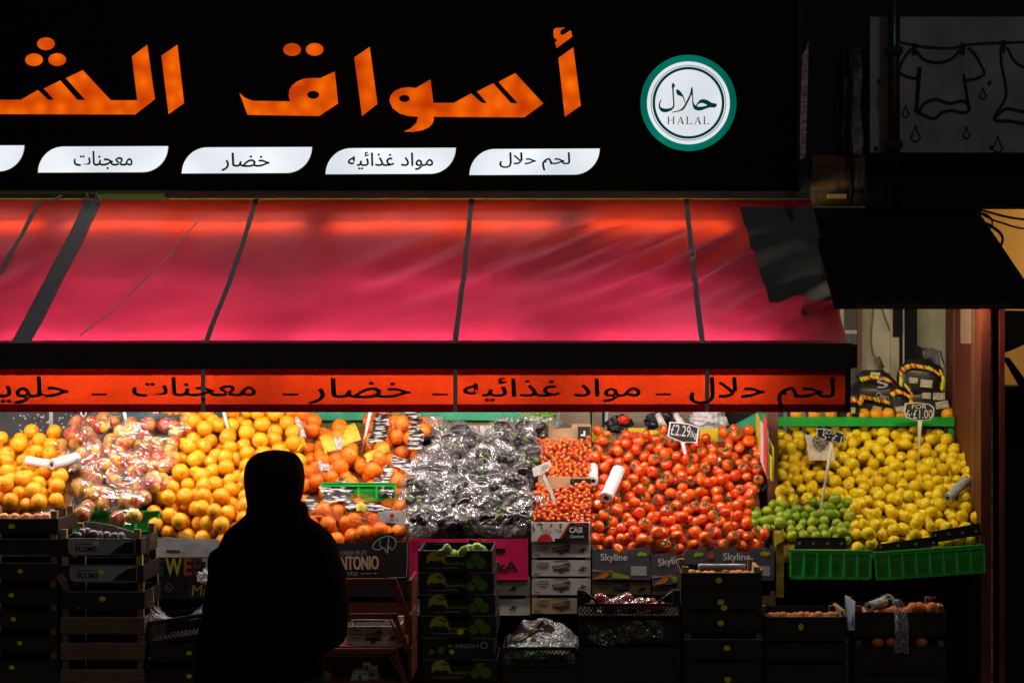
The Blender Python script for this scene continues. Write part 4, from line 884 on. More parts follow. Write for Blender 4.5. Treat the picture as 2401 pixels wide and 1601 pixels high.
# ---------------------------------------------------------------- plastic films and bagged fruit
FILM = film('clear_bag_film', .035, .48, 11, .13, .14, .9)
FILMC = film('crumpled_bag_film', .010, .46, 3.5, .22, .28, .4)
FILMD = film('dusty_bag_film', .12, .8, 60, .2, .45, 1.0)
def hull_bag(balls, k, seed, tuft=None, amp=.004, mat=FILM, name='film'):
    """plastic drawn round a cluster: convex hull of the swollen fruit, refined and crinkled; tuft = direction of the twisted neck"""
    bm = bmesh.new(); cen = sum((Vector(b[:3]) for b in balls), Vector())/len(balls)
    for x, y, z, r in balls:
        for i in range(26):
            t = math.acos(1-2*(i+.5)/26); f = i*2.39996; bm.verts.new(Vector((x, y, z))+Vector((math.sin(t)*math.cos(f), math.sin(t)*math.sin(f), math.cos(t)))*r*k)
    res = bmesh.ops.convex_hull(bm, input=bm.verts)
    bmesh.ops.delete(bm, geom=[g for g in res['geom_interior'] if isinstance(g, bmesh.types.BMVert)], context='VERTS')
    bmesh.ops.triangulate(bm, faces=bm.faces); bmesh.ops.subdivide_edges(bm, edges=[e for e in bm.edges if e.calc_length() > .02], cuts=2, use_grid_fill=True)
    for v in bm.verts:
        d = (v.co-cen); L = d.length; d.normalize(); q = v.co*28+Vector((seed*3.1, 0, 0))
        v.co += d*amp*(2*abs(noise.noise(q))-.6+noise.noise(v.co*60))
    bmesh.ops.triangulate(bm, faces=bm.faces)
    mb = MB(); bm.verts.ensure_lookup_table(); mb.add([v.co.copy() for v in bm.verts], [tuple(v.index for v in f.verts) for f in bm.faces]); bm.free()
    if tuft is not None:
        d = Vector(tuft).normalized(); top = max((Vector(b[:3]) for b in balls), key=lambda p: (p-cen).dot(d))+d*balls[0][3]*.9; rg = random.Random(seed)
        a = d.orthogonal().normalized(); b2 = d.cross(a); n = 18
        rings = [(.030, -.012), (.012, .010), (.010, .018), (.020, .034), (.030, .055)]; vs = []
        for rr, hh in rings:
            for i in range(n):
                t = 2*math.pi*i/n; q = rr*(1+.45*math.cos(5*t+hh*80)+rg.uniform(-.2, .2)); vs.append(top+d*(hh+rg.uniform(-.004, .004))+(a*math.cos(t)+b2*math.sin(t))*q)
        mb.add(vs, [(j*n+i, j*n+(i+1) % n, (j+1)*n+(i+1) % n, (j+1)*n+i) for j in range(len(rings)-1) for i in range(n)])
    return mb
def cluster(rg, c, n, r, pl, spread=1.0):
    """n fruit packed in a flattened clump lying on the slope, about point c"""
    e1 = Vector((1, 0, 0)); e2 = Vector((0, 1, pl.m)).normalized(); e3 = pl.n; P = []
    ang = rg.uniform(0, 3.14)
    for _ in range(4000):
        if len(P) == n: break
        a = rg.uniform(0, 6.28); q = math.sqrt(rg.random())*r*2.1*spread*math.sqrt(n/6)
        x, y = q*math.cos(a)*1.15, q*math.sin(a)*.8; x, y = x*math.cos(ang)-y*math.sin(ang), x*math.sin(ang)+y*math.cos(ang)
        p = c+e1*x+e2*y+e3*rg.uniform(-.01, r*(1.2 if len(P) > n*.6 else .4))
        if all((p-o).length > r*1.82 for o in P): P.append(p)
    return P
rg = random.Random(11)
apple_bags = [(245, 1000, 5), (190, 1042, 6), (320, 1030, 7), (418, 1018, 6), (372, 1062, 6), (250, 1068, 7), (195, 1090, 5), (315, 1100, 7), (385, 1098, 5), (240, 1125, 6), (215, 1160, 6), (300, 1150, 7), (370, 1152, 6), (265, 1185, 6), (325, 1180, 5), (195, 1222, 4), (305, 1228, 4)]
pos = ['at the very top beside the wire hook', 'at the upper left edge', 'high in the middle', 'touching the big orange heap at the top right', 'right of the middle', 'left of the middle in the second row', 'at the left by the crate edge', 'in the centre of the heap', 'at the right by the loose oranges', 'behind the two plastic rolls', 'at the lower left', 'low in the middle', 'at the lower right', 'at the front left above the green crate rim', 'at the front right above the green crate rim', 'slumped below the green rim at the left', 'slumped below the green rim at the right']
for k, (u, v, n) in enumerate(apple_bags):
    pl = PL['apple'] if v < 1210 else Plane(1235, 8.80, 1205, 8.95)
    c = pl.at(u, v, .035); r = .0365
    P = cluster(rg, c, n, r, pl)
    for p in P:
        o = link('apple', rg.choice(MESH['apple']), None, p, (rg.uniform(0, 6.28), rg.uniform(0, 6.28), rg.uniform(0, 6.28))); s = r/.036*rg.uniform(.95, 1.05); o.scale = (s, s, s)
        tag(o, 'red and yellow apple inside a clear bag in the apple heap', 'apple', 'bagged apples in the heap')
    tf = (rg.uniform(-1, 1), -.5, rg.uniform(.3, 1)) if k not in (3,) else (.3, -.2, 1)
    mb = hull_bag([(*p, r) for p in P], 1.10, k, tf)
    solid('apple_bag', 'clear plastic bag of apples '+pos[k], 'bag of apples', mb, FILM, c, 'bags of apples', True)
# netted oranges: cluster, orange net, printed paper band
def netmat():
    m, nt, out = _nt('orange_net'); L = nt.links; tc = nt.nodes.new('ShaderNodeTexCoord'); mp = nt.nodes.new('ShaderNodeMapping'); mp.inputs['Rotation'].default_value = (R(40), R(45), R(30)); L.new(tc.outputs['Object'], mp.inputs[0])
    sx = nt.nodes.new('ShaderNodeSeparateXYZ'); L.new(mp.outputs[0], sx.inputs[0]); fac = None
    for ax in ('X', 'Y'):
        a = N(nt, 'ShaderNodeMath', _operation='MULTIPLY'); L.new(sx.outputs[ax], a.inputs[0]); a.inputs[1].default_value = 110
        f = N(nt, 'ShaderNodeMath', _operation='FRACT'); L.new(a.outputs[0], f.inputs[0]); g_ = N(nt, 'ShaderNodeMath', _operation='LESS_THAN'); L.new(f.outputs[0], g_.inputs[0]); g_.inputs[1].default_value = .10
        if fac is None: fac = g_.outputs[0]
        else:
            mx = N(nt, 'ShaderNodeMath', _operation='MAXIMUM'); L.new(fac, mx.inputs[0]); L.new(g_.outputs[0], mx.inputs[1]); fac = mx.outputs[0]
    d = N(nt, 'ShaderNodeBsdfPrincipled', Roughness=.4); d.inputs['Base Color'].default_value = (.70, .17, .01, 1); t = nt.nodes.new('ShaderNodeBsdfTransparent')
    mi = nt.nodes.new('ShaderNodeMixShader'); L.new(fac, mi.inputs[0]); L.new(t.outputs[0], mi.inputs[1]); L.new(d.outputs[0], mi.inputs[2]); L.new(mi.outputs[0], out.inputs[0]); return m
NET = netmat()
def bandmat(name, base, ink, scale=(30, 30, 90), extra=None):
    m, nt, out = _nt(name); L = nt.links; c = coords(nt, 'Object', scale); nz = N(nt, 'ShaderNodeTexNoise', Scale=1.0, Detail=2.0, Roughness=.4); L.new(c, nz.inputs['Vector'])
    f = ramp(nt, nz.outputs['Fac'], [(.52, 0.0), (.56, 1.0)]); col = mixc(nt, f, base, ink)
    p = N(nt, 'ShaderNodeBsdfPrincipled', Roughness=.3); L.new(col, p.inputs['Base Color']); L.new(p.outputs[0], out.inputs[0]); return m
BAND = bandmat('black_white_band', (.010, .010, .012), (.58, .57, .55), (16, 16, 150))
FBAND = M('fruit_printed_band', (.80, .45, .03), .3, (.28, .42, .06), 45, (.5, .56)); FBAND2 = M('grey_printed_band', (.36, .36, .42), .3, (.72, .72, .74), 60, (.48, .52))
def ribbon_on(pl, pts, wid, off, name, mat, parent, wob=.008, seed=0, n=18):
    """band of paper laid over the heap along photo points, wid in photo pixels"""
    c = smooth_open(pts, 6); c3 = []; m = len(c); mb = MB(); cols = 6; vs = []
    for i, (u, v) in enumerate(c):
        a = np.array(c[max(i-1, 0)]); b = np.array(c[min(i+1, m-1)]); d = b-a; d = d/np.linalg.norm(d); nn = np.array((-d[1], d[0]))
        for j in range(cols+1):
            t = j/cols-.5; q = np.array((u, v))+nn*t*wid
            o_ = off+.022*math.cos(t*3.0)-.010+wob*noise.noise((u*.12+seed, v*.12, t*2))+.004*math.sin(i*.9)
            vs.append(pl.at(q[0], q[1], o_))
    mb.add(vs, [(i*(cols+1)+j, i*(cols+1)+j+1, (i+1)*(cols+1)+j+1, (i+1)*(cols+1)+j) for i in range(m-1) for j in range(cols)])
    return part(name, mb, mat, parent, True)
nets = [ # centre u, v, count, bands [(points, width px, material, name)], label
 ((715, 1010), 7, [([(698, 1015), (708, 1035), (715, 1060)], 14, FBAND2), ([(703, 1062), (712, 1085)], 26, FBAND)], 'netted oranges at the top beside the big loose heap'),
 ((790, 1065), 10, [([(757, 1075), (795, 1060), (840, 1040)], 42, FBAND), ([(788, 1062), (796, 1080), (800, 1062)], 12, FBAND2)], 'netted oranges with a green and orange printed band in the green crate'),
 ((905, 1010), 9, [([(908, 982), (900, 1010), (892, 1040), (880, 1078)], 38, BAND)], 'upright netted oranges with black band and blank white label'),
 ((975, 1020), 9, [([(962, 985), (972, 1010), (978, 1045), (972, 1090)], 36, BAND)], 'upright netted oranges with black band beside the bagged aubergines'),
 ((885, 1100), 8, [([(858, 1108), (885, 1092), (912, 1078)], 20, FBAND)], 'netted oranges with narrow band at the front of the green crate'),
 ((780, 1108), 7, [([(752, 1118), (760, 1128), (775, 1126)], 12, FBAND2)], 'netted oranges at the front left of the green crate'),
 ((735, 1130), 8, [], 'netted oranges hanging close to the head of the dark figure'),
 ((935, 1150), 8, [([(922, 1112), (950, 1118), (968, 1130)], 24, BAND), ([(915, 1130), (900, 1165), (905, 1192)], 24, BAND)], 'netted oranges at the right below the green crate rim'),
 ((830, 1190), 9, [([(758, 1195), (790, 1182), (828, 1186)], 48, BAND), ([(800, 1158), (812, 1172), (835, 1178)], 16, BAND)], 'netted oranges with a large black and white band below the green rim'),
 ((770, 1225), 9, [([(722, 1205), (745, 1222)], 26, BAND)], 'netted oranges at the lower left beside the dark figure'),
 ((855, 1238), 9, [([(812, 1225), (850, 1218), (900, 1228), (925, 1240)], 20, BAND), ([(838, 1222), (870, 1222)], 18, FBAND)], 'netted oranges lowest in the black printed carton'),
 ((915, 1205), 6, [([(880, 1160), (905, 1176), (925, 1190)], 20, BAND)], 'netted oranges behind the white tomato-marked card')]
rg = random.Random(31)
for k, ((u, v), n, bands, lab) in enumerate(nets):
    pl = PL['net']; r = .0375; c = pl.at(u, v, .03); P = cluster(rg, c, n, r, pl, .95)
    for p in P:
        o = link('deep_orange', rg.choice(MESH['deep_orange']), None, p, (rg.uniform(0, 6.28), rg.uniform(0, 6.28), rg.uniform(0, 6.28))); s = r/.0375*rg.uniform(.94, 1.06); o.scale = (s, s, s)
        tag(o, 'deep orange fruit held in a net among the netted oranges', 'deep_orange', 'netted oranges')
    t = solid('net_bag', lab, 'net bag', hull_bag([(*p, r) for p in P], 1.04, k+40, None, .001), NET, c, 'nets of oranges', True)
    for b, (pts, w_, mm) in enumerate(bands): ribbon_on(pl, pts, w_, .086, 'paper_band', mm, t, seed=k*7+b)
    if k == 2: ribbon_on(pl, [(884, 1058), (880, 1075)], 34, .084, 'blank_label', WHITECARD, t, .002)
    if k == 8: ribbon_on(pl, [(800, 1172), (822, 1190)], 34, .086, 'blank_label', WHITECARD, t, .004)
# filler oranges between the nets
heap('deep_orange', PL['net'], [(705, 1268), (935, 1268), (985, 1100), (985, 1010), (720, 1005)], .0365, 'deep orange fruit lying under the netted oranges', 'deep_orange', 'oranges lying under the nets', 60, .6, 17, name='deep_orange')
solid('name_card', 'white card with a red tomato mark standing among the netted oranges', 'card', MB().prism(px_poly([(886, 1200), (950, 1196), (952, 1222), (940, 1233), (928, 1227), (892, 1222)], 8.92), 8.92, 8.925), WHITECARD, W(918, 1233, 8.92))
nc = bpy.data.objects['name_card']; part('tomato_mark', MB().sheet(px_poly(circ(919, 1208, 5), 8.92), 8.9175), REDINK, nc); part('lettering', fit(text_shape('Lady B'), WX(906, 8.92), WX(934, 8.92), WZ(1224, 8.92), WZ(1216, 8.92), 8.9175), INK, nc)

# aubergine bags
rg = random.Random(51)
def crumpled(rx, ry, rz, seed, amp=.017):
    bm = bmesh.new(); bmesh.ops.create_icosphere(bm, subdivisions=5, radius=1.0); mb = MB()
    for v in bm.verts:
        p = v.co.copy(); q = p*2.6+Vector((seed*5.3, 0, 0)); w = noise.fractal(q*.7, .9, 2.1, 2); rd = 1-abs(noise.noise(p*2.6+Vector((0, seed*3.7, 0))))*3
        f = amp*(w*1.6+.9*rd+.22*noise.noise(p*9))
        v.co = Vector((p.x*(rx+f), p.y*(ry+f), p.z*(rz+f)))
    mb.add([v.co.copy() for v in bm.verts], [tuple(v.index for v in f.verts) for f in bm.faces]); bm.free(); return mb
def aubergine_mesh(s):
    mb = MB(); n = 14; pts = []; rr = []
    for i in range(n+1):
        t = i/n; pts.append((.11*(t-.5), .012*math.sin(t*3+s), 0)); rr.append(.001+.034*math.sin(math.pi*min(1, t*.96+.03))**.6*(.72+.42*t))
    mb.tube(pts, rr, 14); return mb
AUB = [to_mesh('aubergine', aubergine_mesh(s), mplum, smooth=True) for s in (0, 2)]
CALX = to_mesh('stem_cap', MB().tube([(-.052, 0, 0), (-.060, .002, 0), (-.072, .004, .003), (-.085, .006, .006)], [.016, .012, .006, .005], 9), M('aubergine_cap_green', (.09, .17, .04), .6), smooth=True)
CR = [to_mesh('crumpled_film', crumpled(.074, .074, .052, s), FILMC, smooth=True) for s in (1, 2, 3, 4)]
aubs = []
for row, (v, us) in enumerate([(1028, (1030, 1085, 1180, 1235)), (1058, (1045, 1110, 1165, 1215)), (1092, (1010, 1070, 1130, 1190, 1240)), (1128, (985, 1040, 1100, 1160, 1225)), (1165, (975, 1030, 1085, 1145, 1205)), (1202, (970, 1020, 1075, 1130, 1185, 1228)), (1236, (985, 1040, 1095, 1150, 1205))]):
    for u in us: aubs.append((u+rg.uniform(-9, 9), v+rg.uniform(-8, 8)))
for k, (u, v) in enumerate(aubs):
    c = PL['aub'].at(u, v, .045+rg.uniform(-.01, .02)); rot = (rg.uniform(0, 6.28), rg.uniform(-.5, .5), rg.uniform(0, 6.28))
    o = link('aubergine_bag', rg.choice(CR), None, c, (rg.uniform(-.4, .4)+.5, rg.uniform(-.4, .4), rg.uniform(0, 6.28))); s = rg.uniform(.9, 1.12); o.scale = (s, s, s)
    tag(o, 'crinkled clear bag over dark aubergines in the shiny grey heap', 'bag of aubergines', 'bagged aubergines in the grey heap')
    for q in range(3):
        a = link('aubergine', rg.choice(AUB), None, c+Vector((rg.uniform(-.035, .035), rg.uniform(-.03, .0), rg.uniform(-.02, .03))), (rg.uniform(-.4, .4), rg.uniform(-.5, .5), rg.uniform(0, 6.28))); a.scale = (1.0, 1.0, 1.0)
        tag(a, 'dark glossy aubergine inside a crinkled clear bag', 'aubergine', 'aubergines inside the clear bags')
        link('stem_cap', CALX, a)
# loose film scraps among the bags (torn bag necks)
rg = random.Random(77)
for k in range(16):
    u, v = rg.uniform(965, 1245), rg.uniform(1015, 1258); p = PL['aub'].at(u, v, rg.uniform(.09, .12)); a = Vector((rg.uniform(-1, 1), -.3, rg.uniform(-.7, 1))).normalized(); b2 = a.orthogonal().normalized(); L = rg.uniform(.04, .085); w_ = rg.uniform(.02, .045); s_ = rg.random()*50
    mb = MB().grid(10, 6, lambda i, j: p+a*L*(i-.5)+b2*w_*(j-.5)*(1-.55*i)+a.cross(b2)*(.012*math.sin(i*9+j*5+s_)+.010*noise.noise((i*4+s_, j*4, 0)))+Vector((0, -.02*i, 0)))
    solid('film_neck', 'loose twisted neck of clear film on the bagged aubergines', 'plastic film', mb, FILMC, p, 'film necks on the bagged aubergines', True)

# ---------------------------------------------------------------- rolls of bags
ROLL = film('rolled_bag_plastic', .92, .99, 60, .3, .85, .25)
def roll(name, label, p0, p1, r, mat=None):
    p0, p1 = Vector(p0), Vector(p1); d = (p1-p0).normalized()
    t = thing(name, label, 'plastic roll', p0); n = 24; a = d.orthogonal().normalized(); b2 = d.cross(a); mb = MB(); vs = []
    ring = [(r, 0), (r, 1), (r*.45, 1), (r*.45, 0)]; L = (p1-p0).length; m = 12
    prof = [(r*.45, .0), (r*.97, .0)]+[(r*(1+.035*noise.noise((i*.9, 3, L*9))), L*i/m) for i in range(m+1)]+[(r*.97, L), (r*.45, L)]
    for rr, hh in prof:
        for i in range(n): t_ = 2*math.pi*i/n; q = rr*(1+.02*noise.noise((math.cos(t_)*2, math.sin(t_)*2, hh*40))); vs.append(p0+d*hh+(a*math.cos(t_)+b2*math.sin(t_))*q)
    k = len(prof); mb.add(vs, [(j*n+i, j*n+(i+1) % n, (j+1)*n+(i+1) % n, (j+1)*n+i) for j in range(k-1) for i in range(n)])
    part('wound_bags', mb, mat or M('white_bag_roll', (.78, .78, .79), .35, (.66, .67, .70), 40), t, True)
    core = MB().tube([p0+d*.004, p1-d*.004], r*.44, 18); part('card_core', MB().add(*(lambda c: (c.v, c.f[:-2]))(core)), CARD, t, True); return t
pl = PL['left']; ROLLM = M('white_bag_roll', (.80, .80, .81), .32, (.68, .69, .72), 40)
roll('bag_roll', 'white roll of bags lying on the left oranges, further left of two', pl.at(68, 1126, .10), pl.at(150, 1136, .09), .0235, ROLLM)
roll('bag_roll', 'white roll of bags tucked beneath the bagged apples, right of two', PL['left'].at(127, 1144, .12), PL['left'].at(186, 1118, .10), .0245, ROLLM)
roll('bag_roll', 'thick white roll of bags standing aslant in the tomatoes', PL['tom'].at(1421, 1204, .09), PL['tom'].at(1450, 1148, .115), .031, ROLLM)
roll('bag_roll', 'white roll of bags seen end-on between the cherry tomatoes and the tomatoes', PL['tom'].at(1391, 1164, .09), PL['tom'].at(1391, 1150, .09)+Vector((0, .12, .03)), .0235, ROLLM)
roll('bag_roll', 'grey roll of bags lying on the lemons at the right', PL['lem'].at(2218, 1203, .085), PL['lem'].at(2262, 1163, .09), .0235, M('grey_bag_roll', (.42, .42, .44), .3, (.3, .3, .32), 30))

# ---------------------------------------------------------------- price signs on sticks
CHALK = M('chalk_board', (.012, .014, .014), .55); CHALKINK = M('chalk_white', (.60, .60, .58), .8)
def price(label, pts, Y, stem0, stem1, text, trect, frame=WHITE, tilt=0.0, stemw=(.010, .004)):
    c = np.mean(pts, 0); loc = W(stem1[0], stem1[1], Y); t = thing('price_sign', label, 'price sign', loc, 'price signs on sticks')
    P2 = [tuple(c+(np.array(p)-c)*.90) for p in pts]
    part('frame', MB().prism(px_poly(pts, Y), Y, Y+.005), frame, t)
    bd = part('board', MB().prism(px_poly(P2, Y), Y-.003, Y-.0005), CHALK, t)
    for s_, (a, b, c0, c1, rot) in zip(text, trect): part('lettering', fit(text_shape(s_, 1.0, .0), WX(a, Y), WX(b, Y), WZ(c1, Y), WZ(c0, Y), Y-.0045, 0, rot), CHALKINK, bd)
    a, b = W(*stem0, Y+.009), W(*stem1, Y+.012)
    part('stick', MB().tube([a, a*.5+b*.5, b, b+(b-a).normalized()*.08], [stemw[0], (stemw[0]+stemw[1])/2, stemw[1], stemw[1]*.7], 8), frame, t, True)
Ys = PL['tom'].at(1612, 1095, .06).y
price('chalk price sign on a white stick in the tomatoes', [(1570, 989), (1592, 990), (1618, 994), (1640, 1002), (1635, 1038), (1600, 1037), (1582, 1030), (1565, 1022)], Ys, (1600, 1034), (1614, 1096), ['£2.29', '/kg'], [(1573, 1619, 996, 1022, -.12), (1618, 1634, 1010, 1030, -.12)])
Yl = PL['lem'].at(1925, 1180, .06).y-.10
price('chalk price sign at the left of the lemons', [(1914, 1004), (1940, 1005), (1962, 1011), (1981, 1018), (1980, 1037), (1955, 1038), (1930, 1032), (1915, 1023)], Yl, (1952, 1034), (1926, 1180), ['FOR', '5·£1'], [(1930, 1962, 1009, 1018, -.2), (1926, 1974, 1018, 1034, -.2)], M('cream_plastic', (.66, .60, .46), .4))
Yl = 9.60
price('chalk price sign before the charcoal bags, sticking out of the lemons', [(2122, 945), (2150, 943), (2180, 947), (2191, 956), (2190, 975), (2180, 985), (2150, 986), (2124, 979), (2119, 965)], Yl, (2157, 984), (2155, 1066), ['FOR', '6·£1.00'], [(2138, 2172, 948, 958, 0), (2125, 2186, 960, 981, 0)], M('cream_plastic', (.66, .60, .46), .4), stemw=(.012, .004))
Ya = PL['aub'].at(1150, 1070, .12).y
price('tilted chalk price sign in the bagged aubergines', [(1115, 1046), (1165, 1012), (1180, 1012), (1178, 1020), (1132, 1051), (1118, 1050)], Ya, (1140, 1044), (1146, 1080), ['£1.99/kg'], [(1122, 1174, 1027, 1037, .60)])
t = thing('price_sign', 'blank white T-shaped price tag beside the cherry tomatoes', 'price sign', W(1303, 1175, 9.05)); Yt = 9.02
part('tag_plate', MB().prism(px_poly([(1247, 1098), (1282, 1083), (1290, 1081), (1293, 1090), (1288, 1100), (1268, 1112), (1252, 1118)], Yt), Yt, Yt+.004), WHITE, t)
part('fruit_print', MB().sheet(px_poly([(1268, 1094), (1285, 1087), (1287, 1095), (1270, 1105)], Yt), Yt-.001), M('coloured_print', (.55, .6, .3), .6, (.7, .3, .15), 60), t)
part('stick', MB().prism(px_poly([(1268, 1110), (1275, 1107), (1305, 1174), (1298, 1178)], Yt), Yt+.005, Yt+.009), WHITE, t)
for (u0, v0), (u1, v1), lab in [((290, 958), (300, 1015), 'white price stick behind the bagged apples'), ((523, 958), (540, 1028), 'white price stick in the big orange heap'), ((870, 958), (858, 1014), 'white price stick beside the upright netted oranges')]:
    Yq = 9.62; t = thing('price_stick', lab, 'price sign', W(u1, v1, Yq), 'price sticks rising behind the valance')
    a, b = W(u0, v0, Yq), W(u1, v1, Yq); part('stick', MB().tube([a+(a-b)*.3, a, b, b+(b-a)], [.0085, .0085, .007, .005], 8), WHITE, t, True)
    q = a+(a-b)*.3; part('board', MB().box(q.x-.07, q.x+.07, Yq-.006, Yq-.001, q.z, q.z+.09), CHALK, t)

# ---------------------------------------------------------------- green plastic crates
RIMG = M('green_rim_plastic', (.03, .55, .08), .35, spec=.5)
def green_crate(label, ua, ub, t0, t1, Y, depth, roll=0.0, bays=3, group='green plastic crates', mat=GREENPL, yaw=0.0):
    w, h = (ub-ua)*Y/F, (t1-t0)*Y/F; o = thing('green_crate', label, 'crate', W((ua+ub)/2, t1, Y), group, (0, roll, yaw)); ORG[o.name] = Vector(); t = .004
    mb = MB().box(-w/2, w/2, .006, .006+t, 0, h); mb.box(-w/2, -w/2+t, .006+t, depth, 0, h); mb.box(w/2-t, w/2, .006+t, depth, 0, h); mb.box(-w/2, w/2, depth, depth+t, 0, h); mb.box(-w/2+t, w/2-t, .006+t, depth, 0, t)
    part('basket', mb, mat, o, local=True)
    part('rim', MB().box(-w/2-.006, w/2+.006, -.002, .0055, h-.014, h-.001).box(-w/2-.006, w/2+.006, -.006, .0055, h-.0005, h+.004), RIMG, o, local=True)
    part('foot_rim', MB().box(-w/2-.002, w/2+.002, -.002, .0055, 0, .010), mat, o, local=True)
    rb = MB(); n = bays*2
    for i in range(n+1): x = -w/2+w*i/n; rb.box(x-.0035, x+.0035, -.0055, .0055, .0105, h-.0145)
    part('rib', rb, RIMG, o, local=True)
    lt = MB(); s = .010
    for i in range(n):
        if i % 2 == 0 and i not in (0,) and n > 4 and False: continue
        x0, x1 = -w/2+w*i/n+.010, -w/2+w*(i+1)/n-.010; z0, z1 = .016, h*.62
        nn = max(3, int((x1-x0)/s))
        for j in range(nn):
            for q in range(max(2, int((z1-z0)/s))):
                cx, cz = x0+(x1-x0)*(j+.5)/nn, z0+s*(q+.5); lt.add([(cx-.0032, .0045, cz-.002), (cx+.001, .0045, cz-.0035), (cx+.0032, .0045, cz+.002), (cx-.001, .0045, cz+.0035)], [(0, 1, 2, 3)])
    part('lattice', lt, M('dark_lattice_hole', (.003, .03, .006), .6), o, local=True); return o
green_crate('bright green crate under the limes', 1853, 2041, 1291, 1358, 8.94, .30, R(.6))
green_crate('long green crate tilted up to the right under the lemons', 2055, 2310, 1287, 1352, 8.94, .30, R(-4), 4)
green_crate('green crate whose front holds the bagged apples', 155, 372, 1199, 1250, 8.97, .5, 0, 2)
green_crate('green crate under the netted oranges, half covered by bands', 757, 925, 1133, 1175, 9.16, .4, 0, 2)
solid('green_crate_wall', 'green crate back wall behind the netted oranges', 'crate', MB().box(WX(748, 9.7), WX(830, 9.7), 9.7, 9.705, WZ(1060, 9.7), WZ(1011, 9.7)), GREENPL, W(790, 1060, 9.7))
for a, b, t0, t1, lab in [(1862, 1985, 1259, 1287, 'black carton flap over the crate under the limes'), (2052, 2200, 1270, 1292, 'black carton flap over the long green crate'), (2180, 2300, 1240, 1268, 'brown black carton end beside the grey roll')]:
    dz = 14 if a > 2000 else 0
    f_ = solid('carton_flap', lab, 'carton flap', MB().prism(px_poly([(a, t1+dz*.4), (b, t1-dz), (b-3, t0-dz), (a+6, t0+dz*.4)], 8.95), 8.945, 8.951), BLACKCARD, W((a+b)/2, t1, 8.92))
    mb = MB()
    for q in range(4): mb.sheet(px_poly(circ(a+12+(b-a-24)*q/3, (t0+t1)/2-dz*(q/3)*.7, 3.2), 8.95), 8.9435)
    part('stud', mb, M('stud_metal', (.3, .3, .3), .4), f_)
# torn paper wrap with round mark on the lemons
pw = solid('paper_wrap', 'white paper wrap with a round dark mark on the lemons', 'paper', MB().grid(12, 10, lambda a, b: PL['lem'].at(1885+62*a+10*b, 1052+62*b+14*a*(1-b), .085+.012*noise.noise((a*4, b*4, 2)))), M('cream_paper', (.62, .56, .42), .7), PL['lem'].at(1915, 1110, .08), smooth=True)
mb = MB()
for r0, r1 in ((19, 15), (13, 0)):
    pts = [PL['lem'].at(1921+r0*math.cos(t), 1076+r0*1.0*math.sin(t), .101) for t in np.linspace(0, 6.2832, 25)[:-1]]
    if r1: q = [PL['lem'].at(1921+r1*math.cos(t), 1076+r1*math.sin(t), .101) for t in np.linspace(0, 6.2832, 25)[:-1]]; mb.add(pts+q, [(i, (i+1) % 24, 24+(i+1) % 24, 24+i) for i in range(24)])
    else: mb.add(pts, [tuple(range(24))])
part('round_mark', mb, M('wrap_print', (.02, .02, .02), .7, (.3, .28, .2), 90, (.5, .55)), pw)

# ---------------------------------------------------------------- behind the heaps: frames, mesh, sacks
YB3 = 10.0
f_ = thing('teal_mesh_screen', 'teal metal frame with wire mesh behind the apples and oranges', 'frame', W(480, 1060, YB3))
part('frame_bar', MB().box(WX(233, YB3), WX(250, YB3), YB3-.03, YB3, WZ(1120, YB3), WZ(900, YB3)).box(WX(250, YB3)+.001, WX(704, YB3), YB3-.03, YB3, WZ(981, YB3), WZ(962, YB3)), TEALPAINT, f_)
part('side_post', MB().box(WX(705, YB3), WX(722, YB3), YB3-.035, YB3, WZ(1120, YB3), WZ(900, YB3)), BLUEGREY, f_)
mb = MB()
for i in range(41): x = WX(256+i*11, YB3); mb.tube([(x, YB3-.01, WZ(1060, YB3)), (x+.004*random.uniform(-1, 1), YB3-.01, WZ(982, YB3))], .0011, 4)
for j in range(8): z = WZ(986+j*10, YB3); mb.tube([(WX(252, YB3), YB3-.012, z), (WX(703, YB3), YB3-.012, z)], .0011, 4)
part('wire_mesh', mb, M('mesh_wire', (.12, .14, .09), .5), f_)
part('strut', MB().tube([W(254, 984, YB3-.02), W(285, 1000, YB3-.02), W(318, 1022, YB3-.02)], .008, 6), DARKMETAL, f_)
solid('straw_board', 'straw coloured board behind the teal wire mesh', 'board', MB().box(WX(252, 10.05), WX(703, 10.05), 10.05, 10.07, WZ(1100, 10.05), WZ(900, 10.05)), M('straw_board', (.34, .28, .16), .85, (.18, .15, .08), 22, bump=(60, .4)), W(480, 1100, 10.05))
f_ = thing('green_mesh_screen', 'green metal frame with wire mesh behind the netted oranges', 'frame', W(970, 1060, YB3))
part('frame_bar', MB().box(WX(724, YB3), WX(749, YB3), YB3-.04, YB3, WZ(1120, YB3), WZ(900, YB3)).box(WX(1208, YB3), WX(1224, YB3), YB3-.04, YB3, WZ(1060, YB3), WZ(900, YB3)).box(WX(749, YB3)+.001, WX(1208, YB3)-.001, YB3-.035, YB3, WZ(984, YB3), WZ(960, YB3)), GREENPAINT, f_)
mb = MB()
for i in range(43): x = WX(752+i*10.6, YB3); mb.tube([(x, YB3-.01, WZ(1060, YB3)), (x, YB3-.01, WZ(985, YB3))], .0011, 4)
for j in range(8): z = WZ(990+j*9, YB3); mb.tube([(WX(750, YB3), YB3-.012, z), (WX(1207, YB3), YB3-.012, z)], .0011, 4)
part('wire_mesh', mb, M('green_mesh_wire', (.04, .12, .04), .5), f_)
solid('cabbage_board', 'mottled green and yellow packing behind the green wire mesh', 'board', MB().box(WX(750, 10.05), WX(1207, 10.05), 10.05, 10.07, WZ(1100, 10.05), WZ(900, 10.05)), M('leafy_packing', (.42, .46, .16), .8, (.16, .28, .05), 16, bump=(20, .6)), W(980, 1100, 10.05))
